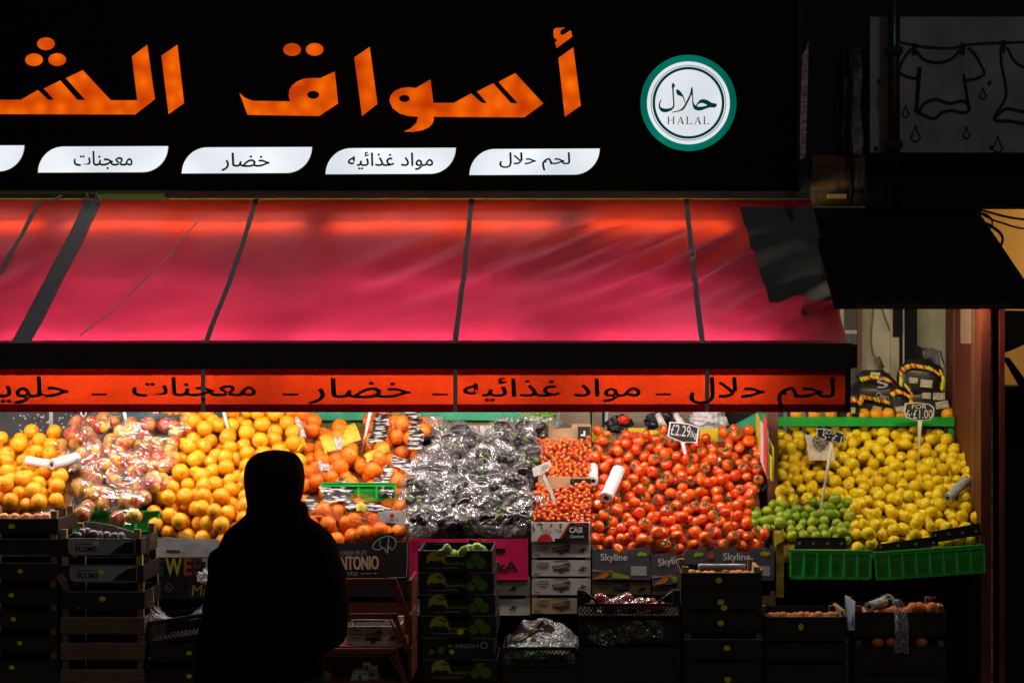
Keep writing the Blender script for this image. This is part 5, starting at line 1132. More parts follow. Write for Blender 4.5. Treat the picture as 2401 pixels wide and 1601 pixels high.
solid('wire_hook', 'bent white wire hook hanging by the dark blue door', 'hook', MB().tube([W(196, 1010, 9.9), W(196, 978, 9.9), W(191, 972, 9.9), W(189, 964, 9.9), W(193, 958, 9.9)], .004, 6).tube([W(196, 978, 9.9), W(202, 970, 9.9), W(200, 950, 9.9)], .004, 6), WHITE, W(196, 1010, 9.9), smooth=True)
for k, (u, v) in enumerate([(388, 966), (400, 968), (413, 967), (425, 966)]):
    o = link('ginger_root', ball(2, f_apple(.022, 30+k), 'ginger_root', M('ginger_skin', (.72, .33, .05), .6)) if k == 0 else bpy.data.objects['ginger_root'].data, None, W(u, v-2, 9.7), (k, k*2, k)); tag(o, 'orange brown root peeping over the teal frame', 'root', 'roots over the teal frame')
solid('root_tray', 'small tray hanging behind the valance holding the orange brown roots', 'tray', MB().box(WX(380, 9.7), WX(434, 9.7), 9.69, 9.80, WZ(962, 9.7), WZ(958, 9.7)), CARD, W(407, 962, 9.7))
# cartons at the back on the right half
YB4 = 10.12
for k, (a, b) in enumerate([(1228, 1306), (1312, 1384), (1388, 1412), (1428, 1560), (1566, 1700)]):
    solid('back_carton', 'dull brown carton at the back of the stall, %s from the left' % ('first second third fourth fifth'.split()[k]), 'carton', MB().box(WX(a, YB4), WX(b, YB4), YB4, YB4+.06, WZ(1080, YB4), WZ(930+6*(k % 2), YB4)), M('dull_carton', (.27, .22, .15), .85, (.20, .16, .11), 9) if k == 0 else bpy.data.materials['dull_carton'], W((a+b)/2, 1080, YB4))
for u0, u1, lab in [(1311, 1302, 'slanted grey post behind the cherry tomato carton'), (1424, 1418, 'grey post between the brown cartons at the back'), (1632, 1652, 'slanted grey post behind the chalk price sign')]:
    solid('grey_post', lab, 'post', MB().prism(px_poly([(u0-4, 940), (u0+4, 940), (u1+4, 1070), (u1-4, 1070)], 10.0), 9.99, 10.01), M('post_grey', (.30, .31, .32), .5) if u0 == 1311 else bpy.data.materials['post_grey'], W(u1, 1070, 10.0))
def sack(name, label, cat, u, v, Y, rx, rz, mat, seed, ry=.05, amp=.012):
    c = W(u, v, Y); k = Y/F; mb = crumpled(rx*k, ry, rz*k, seed, amp); mb.v = [tuple(Vector(p)+c) for p in mb.v]; return solid(name, label, cat, mb, mat, c-Vector((0, 0, rz*k)), smooth=True)
sack('green_sack', 'bright green leafy bag behind the cherry tomatoes', 'bag', 1262, 975, 9.95, 34, 20, M('leaf_green_bag', (.22, .42, .05), .5, (.08, .22, .03), 30), 3)
sack('grey_film', 'grey crumpled film behind the cherry tomato carton', 'plastic film', 1285, 992, 9.9, 30, 9, FILMC, 5, .03)
sack('black_bag', 'black bag with red contents behind the yellow carton backs', 'bag', 1452, 995, 9.93, 28, 18, M('black_bag_plastic', (.012, .012, .014), .25), 7)
sack('red_pepper', 'red pepper lying in the black bag at the back', 'pepper', 1462, 984, 9.87, 12, 9, M('red_pepper_skin', (.62, .03, .015), .2), 8, .025, .004)
sack('dark_bag', 'black glossy bag behind the chalk price sign', 'bag', 1560, 990, 9.93, 40, 26, bpy.data.materials['black_bag_plastic'], 9)
sack('white_bag', 'puffed white bag left of the slanting green board', 'bag', 1660, 985, 9.95, 42, 24, M('white_bag_plastic', (.72, .72, .72), .5, (.5, .5, .52), 30), 10)
solid('green_board', 'slanting green board at the back beside the dividing post', 'board', MB().prism(px_poly([(1690, 1012), (1792, 958), (1800, 985), (1800, 1012)], 9.95), 9.94, 9.955), GREENPAINT, W(1745, 1012, 9.95))
for a, b, lab in [((1543, 973), (1556, 1000), 'white paper tube at the back, left one'), ((1585, 972), (1600, 998), 'white paper tube at the back, right one')]:
    solid('paper_tube', lab, 'tube', MB().tube([W(*a, 9.86), W(*b, 9.80)], .017, 12), WHITECARD, W(*b, 9.8), smooth=True)
solid('yellow_strip', 'yellow carton strip behind the first tomato carton back', 'carton', MB().box(WX(1472, 9.9), WX(1514, 9.9), 9.9, 9.905, WZ(1040, 9.9), WZ(1003, 9.9)), bpy.data.materials['yellow_print'], W(1493, 1040, 9.9))
solid('green_strip', 'bright green crate strip behind the first tomato carton back', 'crate', MB().box(WX(1388, 9.9), WX(1416, 9.9), 9.9, 9.905, WZ(1040, 9.9), WZ(1002, 9.9)), GREENPL, W(1402, 1040, 9.9))
# cartons at the left heap
o = thing('flapped_carton', 'brown carton back with white flap behind the left oranges', 'carton', W(100, 1070, 9.66))
part('panel', MB().prism(px_poly([(-40, 1090), (156, 1090), (156, 1034), (112, 1036), (108, 1030), (74, 1032), (-40, 1036)], 9.66), 9.66, 9.667), CARD, o)
part('white_flap', MB().prism(px_poly([(103, 1080), (140, 1080), (146, 1038), (104, 1040)], 9.65), 9.652, 9.659), WHITECARD, o)
# charcoal sacks on the shelf
CHB = M('black_sack_paper', (.014, .013, .012), .35, (.03, .028, .026), 14, bump=(14, .5)); YELB = M('yellow_twist', (.70, .62, .02), .4); REDB = M('red_twist', (.68, .05, .03), .4); LBL = M('sack_label', (.50, .46, .34), .6, (.3, .27, .2), 90, (.5, .56))
def charcoal(label, u0, u1, v0, v1, Y, seed, bands, labels, lettering=()):
    c = W((u0+u1)/2, v1, Y); k = Y/F; w, h = (u1-u0)*k, (v1-v0)*k; rr = random.Random(seed)
    mb = MB(); n, m = 26, 14
    def fn(a, b):
        t = 2*math.pi*a; ex = (abs(math.cos(t))**.6)*math.copysign(1, math.cos(t)); ey = (abs(math.sin(t))**.6)*math.copysign(1, math.sin(t))
        sq = 1-.35*max(0, b-.75)/.25; s = .86+.14*math.sin(math.pi*b); f = 1+.07*noise.noise((ex*2, ey*2+seed, b*3))
        return c+Vector((ex*w/2*s*f*(sq if b > .75 else 1), .07+ey*.07*s*f*(1-.7*max(0, b-.7)/.3), h*b+.006*noise.noise((a*8, b*5, seed))))
    mb.grid(n, m, fn); o = solid('charcoal_bag', label, 'charcoal bag', mb, CHB, c, 'charcoal bags on the shelf', True)
    for i, pts in enumerate(bands):
        q = smooth_open(pts, 4); my, mr = MB(), MB(); col = 0
        for j, (u, v) in enumerate(q):
            p = W(u, v, Y-.022); a = .9+rr.uniform(-.2, .2); tgt = mr if rr.random() < .3 else my; L, wd = .027, .0068
            d = Vector((math.cos(a), 0, -math.sin(a))); pp = [p-d*L*.5, p-d*L*.15+Vector((0, -.003, .002)), p+d*L*.15+Vector((0, -.003, -.001)), p+d*L*.5]
            tgt.tube(pp, [wd*.6, wd, wd, wd*.6], 6)
        part('yellow_twist', my, YELB, o, True); part('red_twist', mr, REDB, o, True)
    for (a, b, t0, t1, rot) in labels: part('paper_label', fit(([(0, 0), (1, 0), (1, 1), (0, 1)], [(0, 1, 2, 3)]), WX(a, Y), WX(b, Y), WZ(t1, Y), WZ(t0, Y), Y-.022, 0, rot), LBL, o)
    for s_, a, b, t0, t1, rot in lettering: part('lettering', fit(text_shape(s_, 1, .02), WX(a, Y), WX(b, Y), WZ(t1, Y), WZ(t0, Y), Y-.020, 0, rot), GREYINK, o)
charcoal('black charcoal bag, topmost of the right stack, with twisted yellow and red band', 2110, 2216, 842, 930, 9.86, 1, [[(2118, 866), (2135, 858), (2160, 860), (2185, 866), (2200, 876)], [(2112, 872), (2113, 890), (2112, 902)], [(2206, 872), (2212, 888), (2208, 912)]], [(2130, 2150, 885, 898, -.1), (2156, 2184, 890, 908, -.1)])
charcoal('black charcoal bag, lower in the right stack, with two pale labels', 2122, 2226, 902, 985, 9.84, 2, [[(2124, 905), (2132, 915), (2138, 928), (2136, 945)]], [(2160, 2180, 920, 934, 0), (2186, 2214, 920, 937, 0), (2192, 2222, 940, 957, .15)])
charcoal('black charcoal bag lying lower left with white lettering', 2000, 2118, 880, 982, 9.88, 3, [[(2020, 930), (2045, 935), (2075, 942), (2100, 948), (2116, 952)]], [(2044, 2066, 952, 966, -.2), (2074, 2100, 956, 967, -.1)], [('S', 2055, 2080, 886, 910, .2), ('Charcoal', 2052, 2104, 924, 937, -.25)])
charcoal('small black charcoal bag wedged between the left and right bags', 2088, 2140, 900, 983, 9.82, 8, [[(2092, 925), (2104, 918), (2118, 922), (2132, 930)]], [(2098, 2118, 952, 965, .1)])
charcoal('flat black charcoal bag lying on top of the left bag', 2012, 2092, 868, 902, 9.92, 9, [[(2020, 890), (2045, 884), (2070, 888), (2088, 894)]], [(2040, 2062, 872, 880, -.1)])
charcoal('black charcoal bag half hidden at the far left of the shelf', 1965, 2022, 905, 982, 9.80, 4, [[(1996, 940), (2006, 938), (2016, 944), (2022, 930)]], [(1994, 2004, 955, 968, 0)])
solid('folded_bag_end', 'folded black bag end standing up on the right charcoal stack', 'bag', MB().grid(10, 8, lambda a, b: W(2152+62*a-8*b, 846-38*b+14*a, 9.9)+Vector((0, .03*math.sin(a*5)+.02*b, .012*noise.noise((a*5, b*4, 3))))), CHB, W(2180, 850, 9.9), smooth=True)
solid('wall_flex', 'brown twisted flex hanging on the cream kiosk wall', 'cable', MB().tube([W(*p, 10.38) for p in smooth_open([(2048, 700), (2046, 740), (2042, 790), (2046, 825), (2055, 842), (2066, 862), (2078, 882)])], .006, 6).tube([W(*p, 10.36) for p in smooth_open([(2058, 690), (2070, 730), (2086, 775)])], .005, 6).tube([W(2056, 838, 10.35), W(2068, 864, 10.35)], .016, 8), M('dirty_flex', (.24, .15, .08), .6, (.10, .07, .05), 30), W(2078, 882, 10.38), smooth=True)
# ---------------------------------------------------------------- stacks in front of the stand
YFR = 8.27
BLK2 = M('black_crate_card', (.009, .009, .010), .45, (.014, .013, .012), 25, spec=.35)
WOODP = M('pale_crate_wood', (.38, .25, .12), .8, (.26, .16, .07), 9, sc=(1, 5, 8))
WOODD = M('dark_crate_wood', (.16, .10, .05), .8, (.10, .06, .03), 9, sc=(1, 5, 8))
def sticker(o, cx, cz, rpx=7, rz=5.5):
    s = oncirc(o, 'sticker', cx, cz, rpx, YELLOWST, 3, 16, rz); return s
def posts(side='both'):
    def ex(mb, w, d, h):
        for sx in ((-1, 1) if side == 'both' else (1,)):
            x = sx*(w/2-.014)
            for y in (.008, d-.036): mb.box(x-.012, x+.012, y, y+.026, h+.0005, h+.022)
    return ex
def tray(label, ua, ub, t0, t1, group, mat=BLK2, Y=YFR, depth=.30, post=WOODP, roll=0.0, name='crate', notch=None, posth=18, edge=False):
    """shallow stacking tray: front board, sides, corner posts that carry the next one"""
    o = carton(name, label, 'crate', ua, ub, t0, t1, Y, depth, mat, group, notch, roll); w, h = wh(o); hp = posth*Y/F
    if post is not None:
        for sx in (-1, 1):
            mb = MB()
            for y in (.0065, depth-.033): mb.box(sx*(w/2-.019)-.0125, sx*(w/2-.019)+.0125, y, y+.026, .007, h+hp)
            part('corner_post', mb, post, o, local=True)
    if edge: part('worn_edge', MB().box(-w/2, w/2, -.0006, .0066, h+.0002, h+.0015), M('worn_edge_card', (.30, .29, .27), .8) if 'worn_edge_card' not in bpy.data.materials else bpy.data.materials['worn_edge_card'], o, local=True)
    return o
# left stack of black crates
for k, t0 in enumerate([1216, 1264, 1320, 1376, 1432, 1488, 1545]):
    o = tray('black shallow crate in the stack at the left edge, '+ordn[k], -62, 136-2*(k % 2), t0, t0+37 if k else 1251, 'black crates at the left edge', post=WOODD if k > 1 else WOODP, edge=k < 3)
    if k != 1: sticker(o, .455+.05*(k % 3)-.03*(k == 4), .5, 8 if k < 1 else 6.5, 6 if k < 1 else 5)
solid('crate_end', 'upright wooden end board on the topmost black crate at left', 'crate end', MB().prism(px_poly([(112, 1204), (155, 1190), (155, 1254), (140, 1262), (112, 1262)], 8.45), 8.45, 8.462), WOODP, W(134, 1262, 8.45))
for u in (10, 35, 62, 88, 108):
    o = link('orange', random.choice(MESH['deep_orange']), None, W(u, 1219, 8.42), (u, u, 0)); o.scale = (.85,)*3; tag(o, 'dull orange fruit peeping over the top black crate at left', 'orange', 'oranges in the top left black crate')
solid('paper_bag', 'crumpled pale bag lying on the oranges of the top left crate', 'bag', MB().grid(12, 8, lambda a, b: W(68+52*a, 1212-18*a*b+2*b, 8.44)+Vector((0, .06*b, .02*noise.noise((a*4, b*4, 1))))), FILMD, W(95, 1212, 8.44), smooth=True)
# plum stack
GREYPRINT = M('grey_plum_card', (.34, .34, .36), .35, (.16, .16, .18), 5, (.3, .7))
for k, t0 in enumerate([1263, 1325, 1387, 1447, 1508, 1570]):
    tx = ['topmost with grey printed front', 'second with grey printed front', 'third with dim printed front', 'fourth of bare wood', 'fifth of bare wood', 'sixth of bare wood'][k]
    o = tray('plum crate left of the dark figure, '+tx, 137+4*(k == 1)+5*(k >= 2), 331+5*(k == 1)+8*(k >= 2), t0, t0+38, 'stacked plum crates', mat=BLK2 if k < 3 else WOODD, post=WOODP if k < 2 else WOODD, posth=22, edge=True, depth=.32)
    if k < 3:
        on(o, 'printed_front', [(.13, .12), (.17, .0), (.93, .0), (.93, .96), (.12, .96), (.11, .5)], GREYPRINT if k < 2 else BLACKCARD, 1)
        if k < 2:
            write(o, 'PLUMS', .21, .46, .20, .55, INK, 2, bold=.03); on(o, 'dark_swash', [(.62, .05), (.92, .05), (.92, .9), (.80, .75), (.70, .4)], BLACKCARD, 2)
            on(o, 'red_mark', [(.215, .66), (.23, .63), (.245, .68), (.235, .80), (.215, .76)], REDINK, 2); onrect(o, 'small_print', .26, .40, .67, .73, BROWNINK, 2)
        sticker(o, .46 if k == 0 else .50, .70 if k == 0 else .58, 8, 6)
solid('card_flap', 'grey brown card flap standing up behind the plums', 'carton flap', MB().prism(px_poly([(194, 1222), (225, 1224), (262, 1231), (316, 1248), (318, 1258), (206, 1258)], 8.52), 8.52, 8.526), CARDIN, W(260, 1258, 8.52))
solid('silver_wrap', 'crumpled silver grey wrap hanging over the plum stack corner', 'wrap', MB().grid(8, 14, lambda a, b: W(333+20*a-4*b, 1250+52*b, 8.40)+Vector((0, .012*noise.noise((a*5, b*7, 2)), 0))), M('silver_wrap', (.40, .41, .46), .3, (.25, .26, .30), 30), W(342, 1302, 8.4), smooth=True)
solid('silver_wrap', 'second silver grey wrap hanging lower beside the plum stack', 'wrap', MB().grid(8, 14, lambda a, b: W(336+18*a*(1-.6*b), 1308+52*b, 8.41)+Vector((0, .012*noise.noise((a*5, b*7, 8)), 0))), bpy.data.materials['silver_wrap'], W(342, 1360, 8.41), smooth=True)
solid('torn_label', 'small torn reddish card sticking out beside the plum stack', 'card', MB().prism(px_poly([(131, 1352), (145, 1342), (160, 1360), (144, 1374)], 8.22), 8.22, 8.223), M('torn_card', (.20, .10, .08), .8), W(145, 1374, 8.22))
solid('wood_chip', 'broken pale wood end at the right of the plum stack', 'wood piece', MB().prism(px_poly([(343, 1392), (358, 1376), (360, 1412), (342, 1424)], 8.38), 8.38, 8.39), WOODP, W(350, 1424, 8.38))
for k, (u, v) in enumerate([(180, 1255), (192, 1250), (206, 1248), (220, 1252), (234, 1256), (250, 1257), (268, 1258), (285, 1259)]):
    if k == 0: PLM = ball(3, f_tomato(.026, 50), 'plum', M('plum_skin', (.035, .012, .03), .3, (.10, .09, .11), 20, spec=.5))
    o = link('plum', PLM, None, W(u, v+2, 8.42+.02*(k % 3)), (k, 2*k, k)); tag(o, 'dark bloomy plum in the topmost plum crate', 'plum', 'plums in the topmost crate')
# carton tower under the big oranges
YT2 = 8.72
o = carton('silver_carton', 'dented silver grey carton front under the big orange heap', 'carton', 361, 640, 1264, 1312, 8.93, .25, M('silver_card', (.40, .40, .39), .5, (.30, .30, .29), 14, bump=(14, .5)), None, None, R(2))
onrect(o, 'red_edge', .30, .99, .0, .05, REDINK); onrect(o, 'small_print', .10, .22, .32, .42, BROWNINK)
o = carton('sweet_carton', 'black carton with big yellow orange and grey lettering', 'carton', 358, 640, 1306, 1349, 8.86, .3, BLACKCARD)
for s_, a, b, m_ in [('S', .02, .095, M('dark_green_ink', (.02, .09, .04), .6)), ('W', .105, .245, M('yellow_ink', (.50, .44, .02), .6)), ('E', .26, .325, M('rust_ink', (.32, .08, .02), .6)), ('E', .335, .40, M('maroon_ink', (.10, .02, .03), .6)), ('T', .41, .495, GREYINK)]:
    write(o, s_, a, b, .02, .96, m_, 2, bold=.03)
o = carton('dark_carton', 'dark blue black carton with diamond mark and yellow script', 'carton', 358, 640, 1350, 1404, 8.84, .3, M('blue_black_card', (.012, .013, .02), .5))
w, h = wh(o)
on(o, 'diamond_mark', [(.09, .5), (.135, .70), (.18, .5), (.135, .30)], GREYINK, 1); on(o, 'diamond_inner', [(.097, .5), (.135, .66), (.173, .5), (.135, .34)], BLACKCARD, 2); write(o, 'Plums', .115, .155, .45, .55, GOLDINK, 3)
write(o, 'Ma', .33, .47, .15, .62, M('yellow_script', (.50, .40, .02), .6), 2, .01); onrect(o, 'handle_slot', .26, .29, .42, .70, BLACKM, 2)
def lattice_crate(label, ua, ub, t0, t1, Y, depth, roll=0.0, yaw=0.0, arms=False, name='black_crate', group='black lattice crates', rows=4):
    w, h = (ub-ua)*Y/F, (t1-t0)*Y/F; o = thing(name, label, 'crate', W((ua+ub)/2, t1, Y), group, (0, roll, yaw)); ORG[o.name] = Vector()
    mb = MB(); t = .004; band = h*.30
    mb.box(-w/2, w/2, 0, t, h-band*.35, h).box(-w/2, w/2, 0, t, 0, band*.6).box(-w/2, w/2, 0, .012, h+.0003, h+.006)
    zb0, zb1 = band*.6, h-band*.35
    n = max(6, int(w/.016))
    for i in range(-8, n+8):
        for s in (-1, 1):
            x0 = -w/2+w*i/n; x1 = x0+s*(zb1-zb0)*.8; a, b = x0, x1
            za, zb_ = zb0, zb1
            if min(a, b) < -w/2 or max(a, b) > w/2: continue
            mb.add([(a-.0018, .0005, za), (a+.0018, .0005, za), (b+.0018, .0005, zb_), (b-.0018, .0005, zb_), (a-.0018, .0035, za), (a+.0018, .0035, za), (b+.0018, .0035, zb_), (b-.0018, .0035, zb_)], [(0, 1, 2, 3), (7, 6, 5, 4), (0, 4, 5, 1), (2, 6, 7, 3)])
    mb.box(-w/2, -w/2+t, t, depth, 0, h).box(w/2-t, w/2, t, depth, 0, h).box(-w/2+t, w/2-t, depth-t, depth, 0, h).box(-w/2+t, w/2-t, t, depth-t, 0, t)
    part('basket', mb, BLACKPL, o, local=True)
    if arms:
        for sx in (-1, 1):
            pm_ = MB(); x = sx*(w/2-.014); pm_.box(x-.014, x+.014, -.003, .035, h+.0065, h+.062)
            part('corner_post', pm_, BLACKPL, o, local=True)
            q = MB().tube([(x-sx*.0145, .012, h+.055), (x-sx*.05, .012, h+.028), (x-sx*.075, .012, h+.008)], .0065, 6); part('handle_strut', q, BLACKPL, o, True, True)
    return o
lattice_crate('black lattice crate with bubble wrap left of the dark figure', 352, 490, 1450, 1502, 8.30, .34, R(-9))
BUB = film('bubble_wrap', .35, .95, 90, .12, .5, 1.0)
def bub(a, b):
    u = 348+140*a; top = 1375+75*abs(math.sin(a*2.6+.3))**.8; v = top+(1462-16*a-top)*b
    return W(u, v, 8.36)+Vector((0, .03*math.sin(a*9+b*4)+.02*noise.noise((a*9, b*6, 2)), .006*noise.noise((a*30, b*22, 3))))
solid('bubble_wrap', 'crumpled bubble wrap spilling over the black lattice crate', 'bubble wrap', MB().grid(60, 30, bub), BUB, W(420, 1460, 8.36), smooth=True)
sack('bubble_scrap', 'scrap of clear wrap in front of the grey lettering', 'plastic film', 482, 1352, 8.78, 16, 9, BUB, 15, .02)
for k, t0 in enumerate([1508, 1562]): sticker(tray('black crate under the lattice crate beside the dark figure, %s' % ('upper', 'lower')[k], 352, 600, t0, t0+44, 'black crates beside the figure', post=None), .37, .5, 6.5, 5)
# black printed carton with the netted oranges
def leafdec(o, pts, mat, lay): return on(o, 'leaf_outline', pts, mat, lay)
o = carton('citrus_carton', 'black carton with grey orange-edged lettering under the netted oranges', 'carton', 640, 958, 1273, 1358, 8.90, .3, BLACKCARD, None, None, R(-1))
w, h = wh(o)
write(o, 'M ORIGIN FRUITS', .485, .695, .67, .79, GREYINK, 2); SH = write(o, 'SAN ANTONIO', .30, .785, .255, .635, ORANGEINK, 2, bold=.015); write(o, 'SAN ANTONIO', .294, .779, .265, .645, M('pale_grey_ink', (.42, .41, .38), .6), 3, bold=.01)
write(o, 'SINCE 1930', .42, .625, .10, .21, GREYINK, 2)
onrect(o, 'arrow_line', .645, .775, .150, .163, GREYINK, 2)
for x in (.67, .70, .755): oncirc(o, 'arrow_dot', x, .156, 2, GREYINK, 3, 8)
ol = [(.74, .85), (.75, .98), (.79, 1.10), (.83, 1.16), (.87, 1.17), (.905, 1.08), (.91, .92), (.88, .80), (.86, .90), (.845, .70), (.82, .86), (.785, .80)]
part('leaf_board', MB().prism([((x-.5)*w, z*h) for x, z in [(.70, 1.0), (.73, 1.10), (.78, 1.20), (.90, 1.28), (.905, 1.0)]], -.0008, .006), BLACKCARD, o, local=True)
part('leaf_outline', MB().ribbon([((x-.5)*w, -.0024, z*h) for x, z in smooth_closed(ol, 3)+[ol[0]]], .0035).ribbon([((x-.5)*w, -.0025, z*h) for x, z in smooth_open([(.86, 1.14), (.855, 1.0), (.845, .74)], 4)], .003).ribbon([((x-.5)*w, -.0026, z*h) for x, z in smooth_open([(.80, 1.05), (.79, .95), (.81, .86)], 4)], .003), M('pale_green_ink', (.35, .42, .38), .6), o, local=True)
part('worn_edge', MB().ribbon([((x-.5)*w, -.0024, z*h) for x, z in [(.995, .96), (.993, .5), (.985, .04)]], .003).ribbon([((x-.5)*w, -.0024, z*h) for x, z in [(.86, .05), (.93, .03), (.985, .04)]], .003), CARDIN, o, local=True)
tray('plain black crate under the black printed carton', 640, 956, 1362, 1398, 'black crates under the citrus carton', Y=8.86, post=None)
# brown plastic crates with sloped ends
BRN = M('brown_crate_plastic', (.17, .034, .012), .45, (.11, .022, .009), 12, spec=.45)
def brown(label, t0, ub=962, ua=612):
    Y = 8.50; w, h = (ub-ua)*Y/F, 82*Y/F; o = thing('brown_crate', label, 'crate', W((ua+ub)/2, t0+82, Y), 'stacked brown plastic crates', None); ORG[o.name] = Vector(); d = .38; k = Y/F
    Z = lambda dv: h-dv*k
    mb = MB().box(-w/2, w/2-.062, .0, .014, Z(13), h)
    for sx in (1,):
        x = w/2
        for off, wd in ((0, 7.5), (13, 3)):
            P_ = [(x-34*k-off*k, Z(0) if off == 0 else Z(14)), (x-10*k-off*.5*k, Z(66)), (x-3*k, Z(80)), (x-3*k, Z(88)), (x-9*k-wd*.3*k, Z(88)), (x-15*k-off*.5*k, Z(70)), (x-34*k-wd*k-off*k, Z(13 if off == 0 else 17))]
            mb.prism(P_[::-1] if False else P_, .0 if off == 0 else -.004, .03 if off == 0 else -.0005)
        mb.box(x-.010, x, .0305, d, Z(80), Z(6))
    mb.box(-w/2, w/2-.11, -.004, -.0005, Z(19), Z(16))
    if t0 > 1400: mb.box(-w/2, w/2-.011, d-.008, d, Z(80), h); mb.box(-w/2, w/2-.011, .031, d-.009, Z(82), Z(79))
    part('shell', mb, BRN, o, local=True); return o
for k, t0 in enumerate([1356, 1438, 1520]): brown('brown plastic crate with sloped end, %s of three beside the figure' % ('upper', 'middle', 'lower')[k], t0)
tomato_crate('pale printed carton lying inside the middle brown crate', 812, 938, 1468, 1518, 8.56, PALE, 'tomato carton in the brown crate', .22)
for k, p_ in enumerate([[(820, 1601), (828, 1572), (862, 1572), (866, 1601)], [(849, 1574), (850, 1556), (869, 1556), (868, 1574)], [(861, 1601), (860, 1568), (880, 1563), (888, 1598)]]):
    b = solid('egg_carton', 'pale printed carton piece in the lower brown crate, %s' % ('wide left one', 'small upper one', 'tilted right one')[k], 'carton', MB().prism(px_poly(p_, 8.56), 8.56+.012*k, 8.62+.012*k), PALE, W(850, 1601, 8.56))
    c = np.mean(p_, 0); part('leaf_print', MB().sheet(px_poly(circ(c[0], c[1]+1, 4, 5, 8), 8.56), 8.5585+.012*k), BROWNINK, b)
# lime cartons
PALM = M('palm_print', (.006, .006, .005), .6); SUN = M('yellow_sun_print', (.42, .38, .03), .5, (.30, .30, .03), 6); LIMEP = M('lime_print', (.10, .22, .02), .5, (.05, .12, .01), 30)
tops = [1291, 1343, 1394, 1444, 1496, 1547, 1598]
for k in range(6):
    a, b = [(980, 1154), (981, 1158), (984, 1161), (988, 1164), (991, 1158), (992, 1166)][k]; t0 = tops[k]; lab = 'black lime carton with yellow sun mark, '+ordn[k]+' in its stack' if k != 4 else 'black carton with pale FRESH lettering, '+ordn[k]+' in the lime stack'
    o = carton('lime_carton', lab, 'carton', a, b, t0, t0+50, YFR-.004*k, .36, BLK2, 'stacked lime cartons', (.335, .66, .26))
    w, h = wh(o)
    part('worn_edge', MB().box(-w/2, -.165*w-.002, -.0006, .0066, h+.0002, h+.0014).box(.16*w+.002, w/2, -.0006, .0066, h+.0002, h+.0014), bpy.data.materials['worn_edge_card'], o, local=True)
    if k == 4:
        write(o, '× FRESH', .36, .78, .55, .75, GREYINK, 2, bold=.02); part('ring_mark', shape_at(fill_polys([circ(.36*w, .68*h, .016, .016, 16), circ(.36*w, .68*h, .010, .010, 16)]), -.0024), GREYINK, o, local=True)
        oncirc(o, 'lime_print', .26, .45, 9, LIMEP, 1, 16); oncirc(o, 'lime_print', .13, .38, 6, LIMEP, 1, 16); sticker(o, .41, .38, 6, 6); continue
    cx, cz = .24, .56; r = 22*YFR/F
    on(o, 'sun_mark', [(cx+r/w*math.cos(t), cz+r/h*math.sin(t)) for t in np.linspace(-.3, math.pi+.3, 22)], SUN, 1)
    on(o, 'ground_print', [(cx-r/w*.97, cz-r/h*.28), (cx+r/w*.97, cz-r/h*.28), (cx+r/w*.5, cz-r/h*.02), (cx, cz-r/h*.12), (cx-r/w*.5, cz)], PALM, 2)
    mb = MB()
    for dx, hh in ((.22, .62), (.50, .52)):
        x0 = (cx-.5)*w+r*dx; z0 = cz*h-r*.1; z1 = cz*h+r*hh
        mb.add([(x0-.001, -.0026, z0), (x0+.001, -.0026, z0), (x0+.0012, -.0026, z1), (x0-.0002, -.0026, z1)], [(0, 1, 2, 3)])
        for q in range(7):
            a_ = math.pi*(q/6)*1.3-.45; L = r*.30; mb.add([(x0, -.0026, z1-.0012), (x0+L*.6*math.cos(a_), -.0026, z1+L*.6*math.sin(a_)+.0016), (x0+L*math.cos(a_), -.0026, z1+L*math.sin(a_)*.6-.002)], [(0, 1, 2)])
    part('palm_print', mb, PALM, o, local=True)
    write(o, 'Tropical', cx-.11, cx+.11, .13, .25, GREYINK, 2)
    write(o, 'Brazilian', .36, .62, .36, .50, GOLDINK, 2, .01); write(o, 'Limes', .36, .53, .17, .29, GOLDINK, 2, .01)
    for dx, dz, rr in ((.70, .38, 11), (.775, .66, 12), (.845, .42, 13)): oncirc(o, 'lime_print', dx, dz, rr, LIMEP, 1+int(dx > .8), 18)
    if k == 3: sticker(o, .52, .28, 8, 7)
for k, (u, v) in enumerate([(1048, 1291), (1062, 1300), (1076, 1302), (1088, 1294), (1100, 1288), (1118, 1284), (1055, 1304), (1090, 1304), (1128, 1290), (1036, 1300)]):
    o = link('lime', random.choice(MESH['lime']), None, W(u, v, 8.33+.03*(k % 3)), (k, 2*k, 3*k)); tag(o, 'bright lime in the notch of the topmost lime carton', 'lime', 'limes in the topmost lime carton')
solid('carton_flap', 'raised dark flap at the left rim of the topmost lime carton', 'carton flap', MB().prism(px_poly([(985, 1290), (984, 1278), (1042, 1274), (1042, 1288)], 8.55), 8.55, 8.555), BLACKCARD, W(1012, 1290, 8.55))
solid('carton_flap', 'raised dark flap at the right rim of the topmost lime carton', 'carton flap', MB().prism(px_poly([(1097, 1284), (1100, 1264), (1152, 1276), (1154, 1288)], 8.55), 8.55, 8.555), BLACKCARD, W(1125, 1288, 8.55))
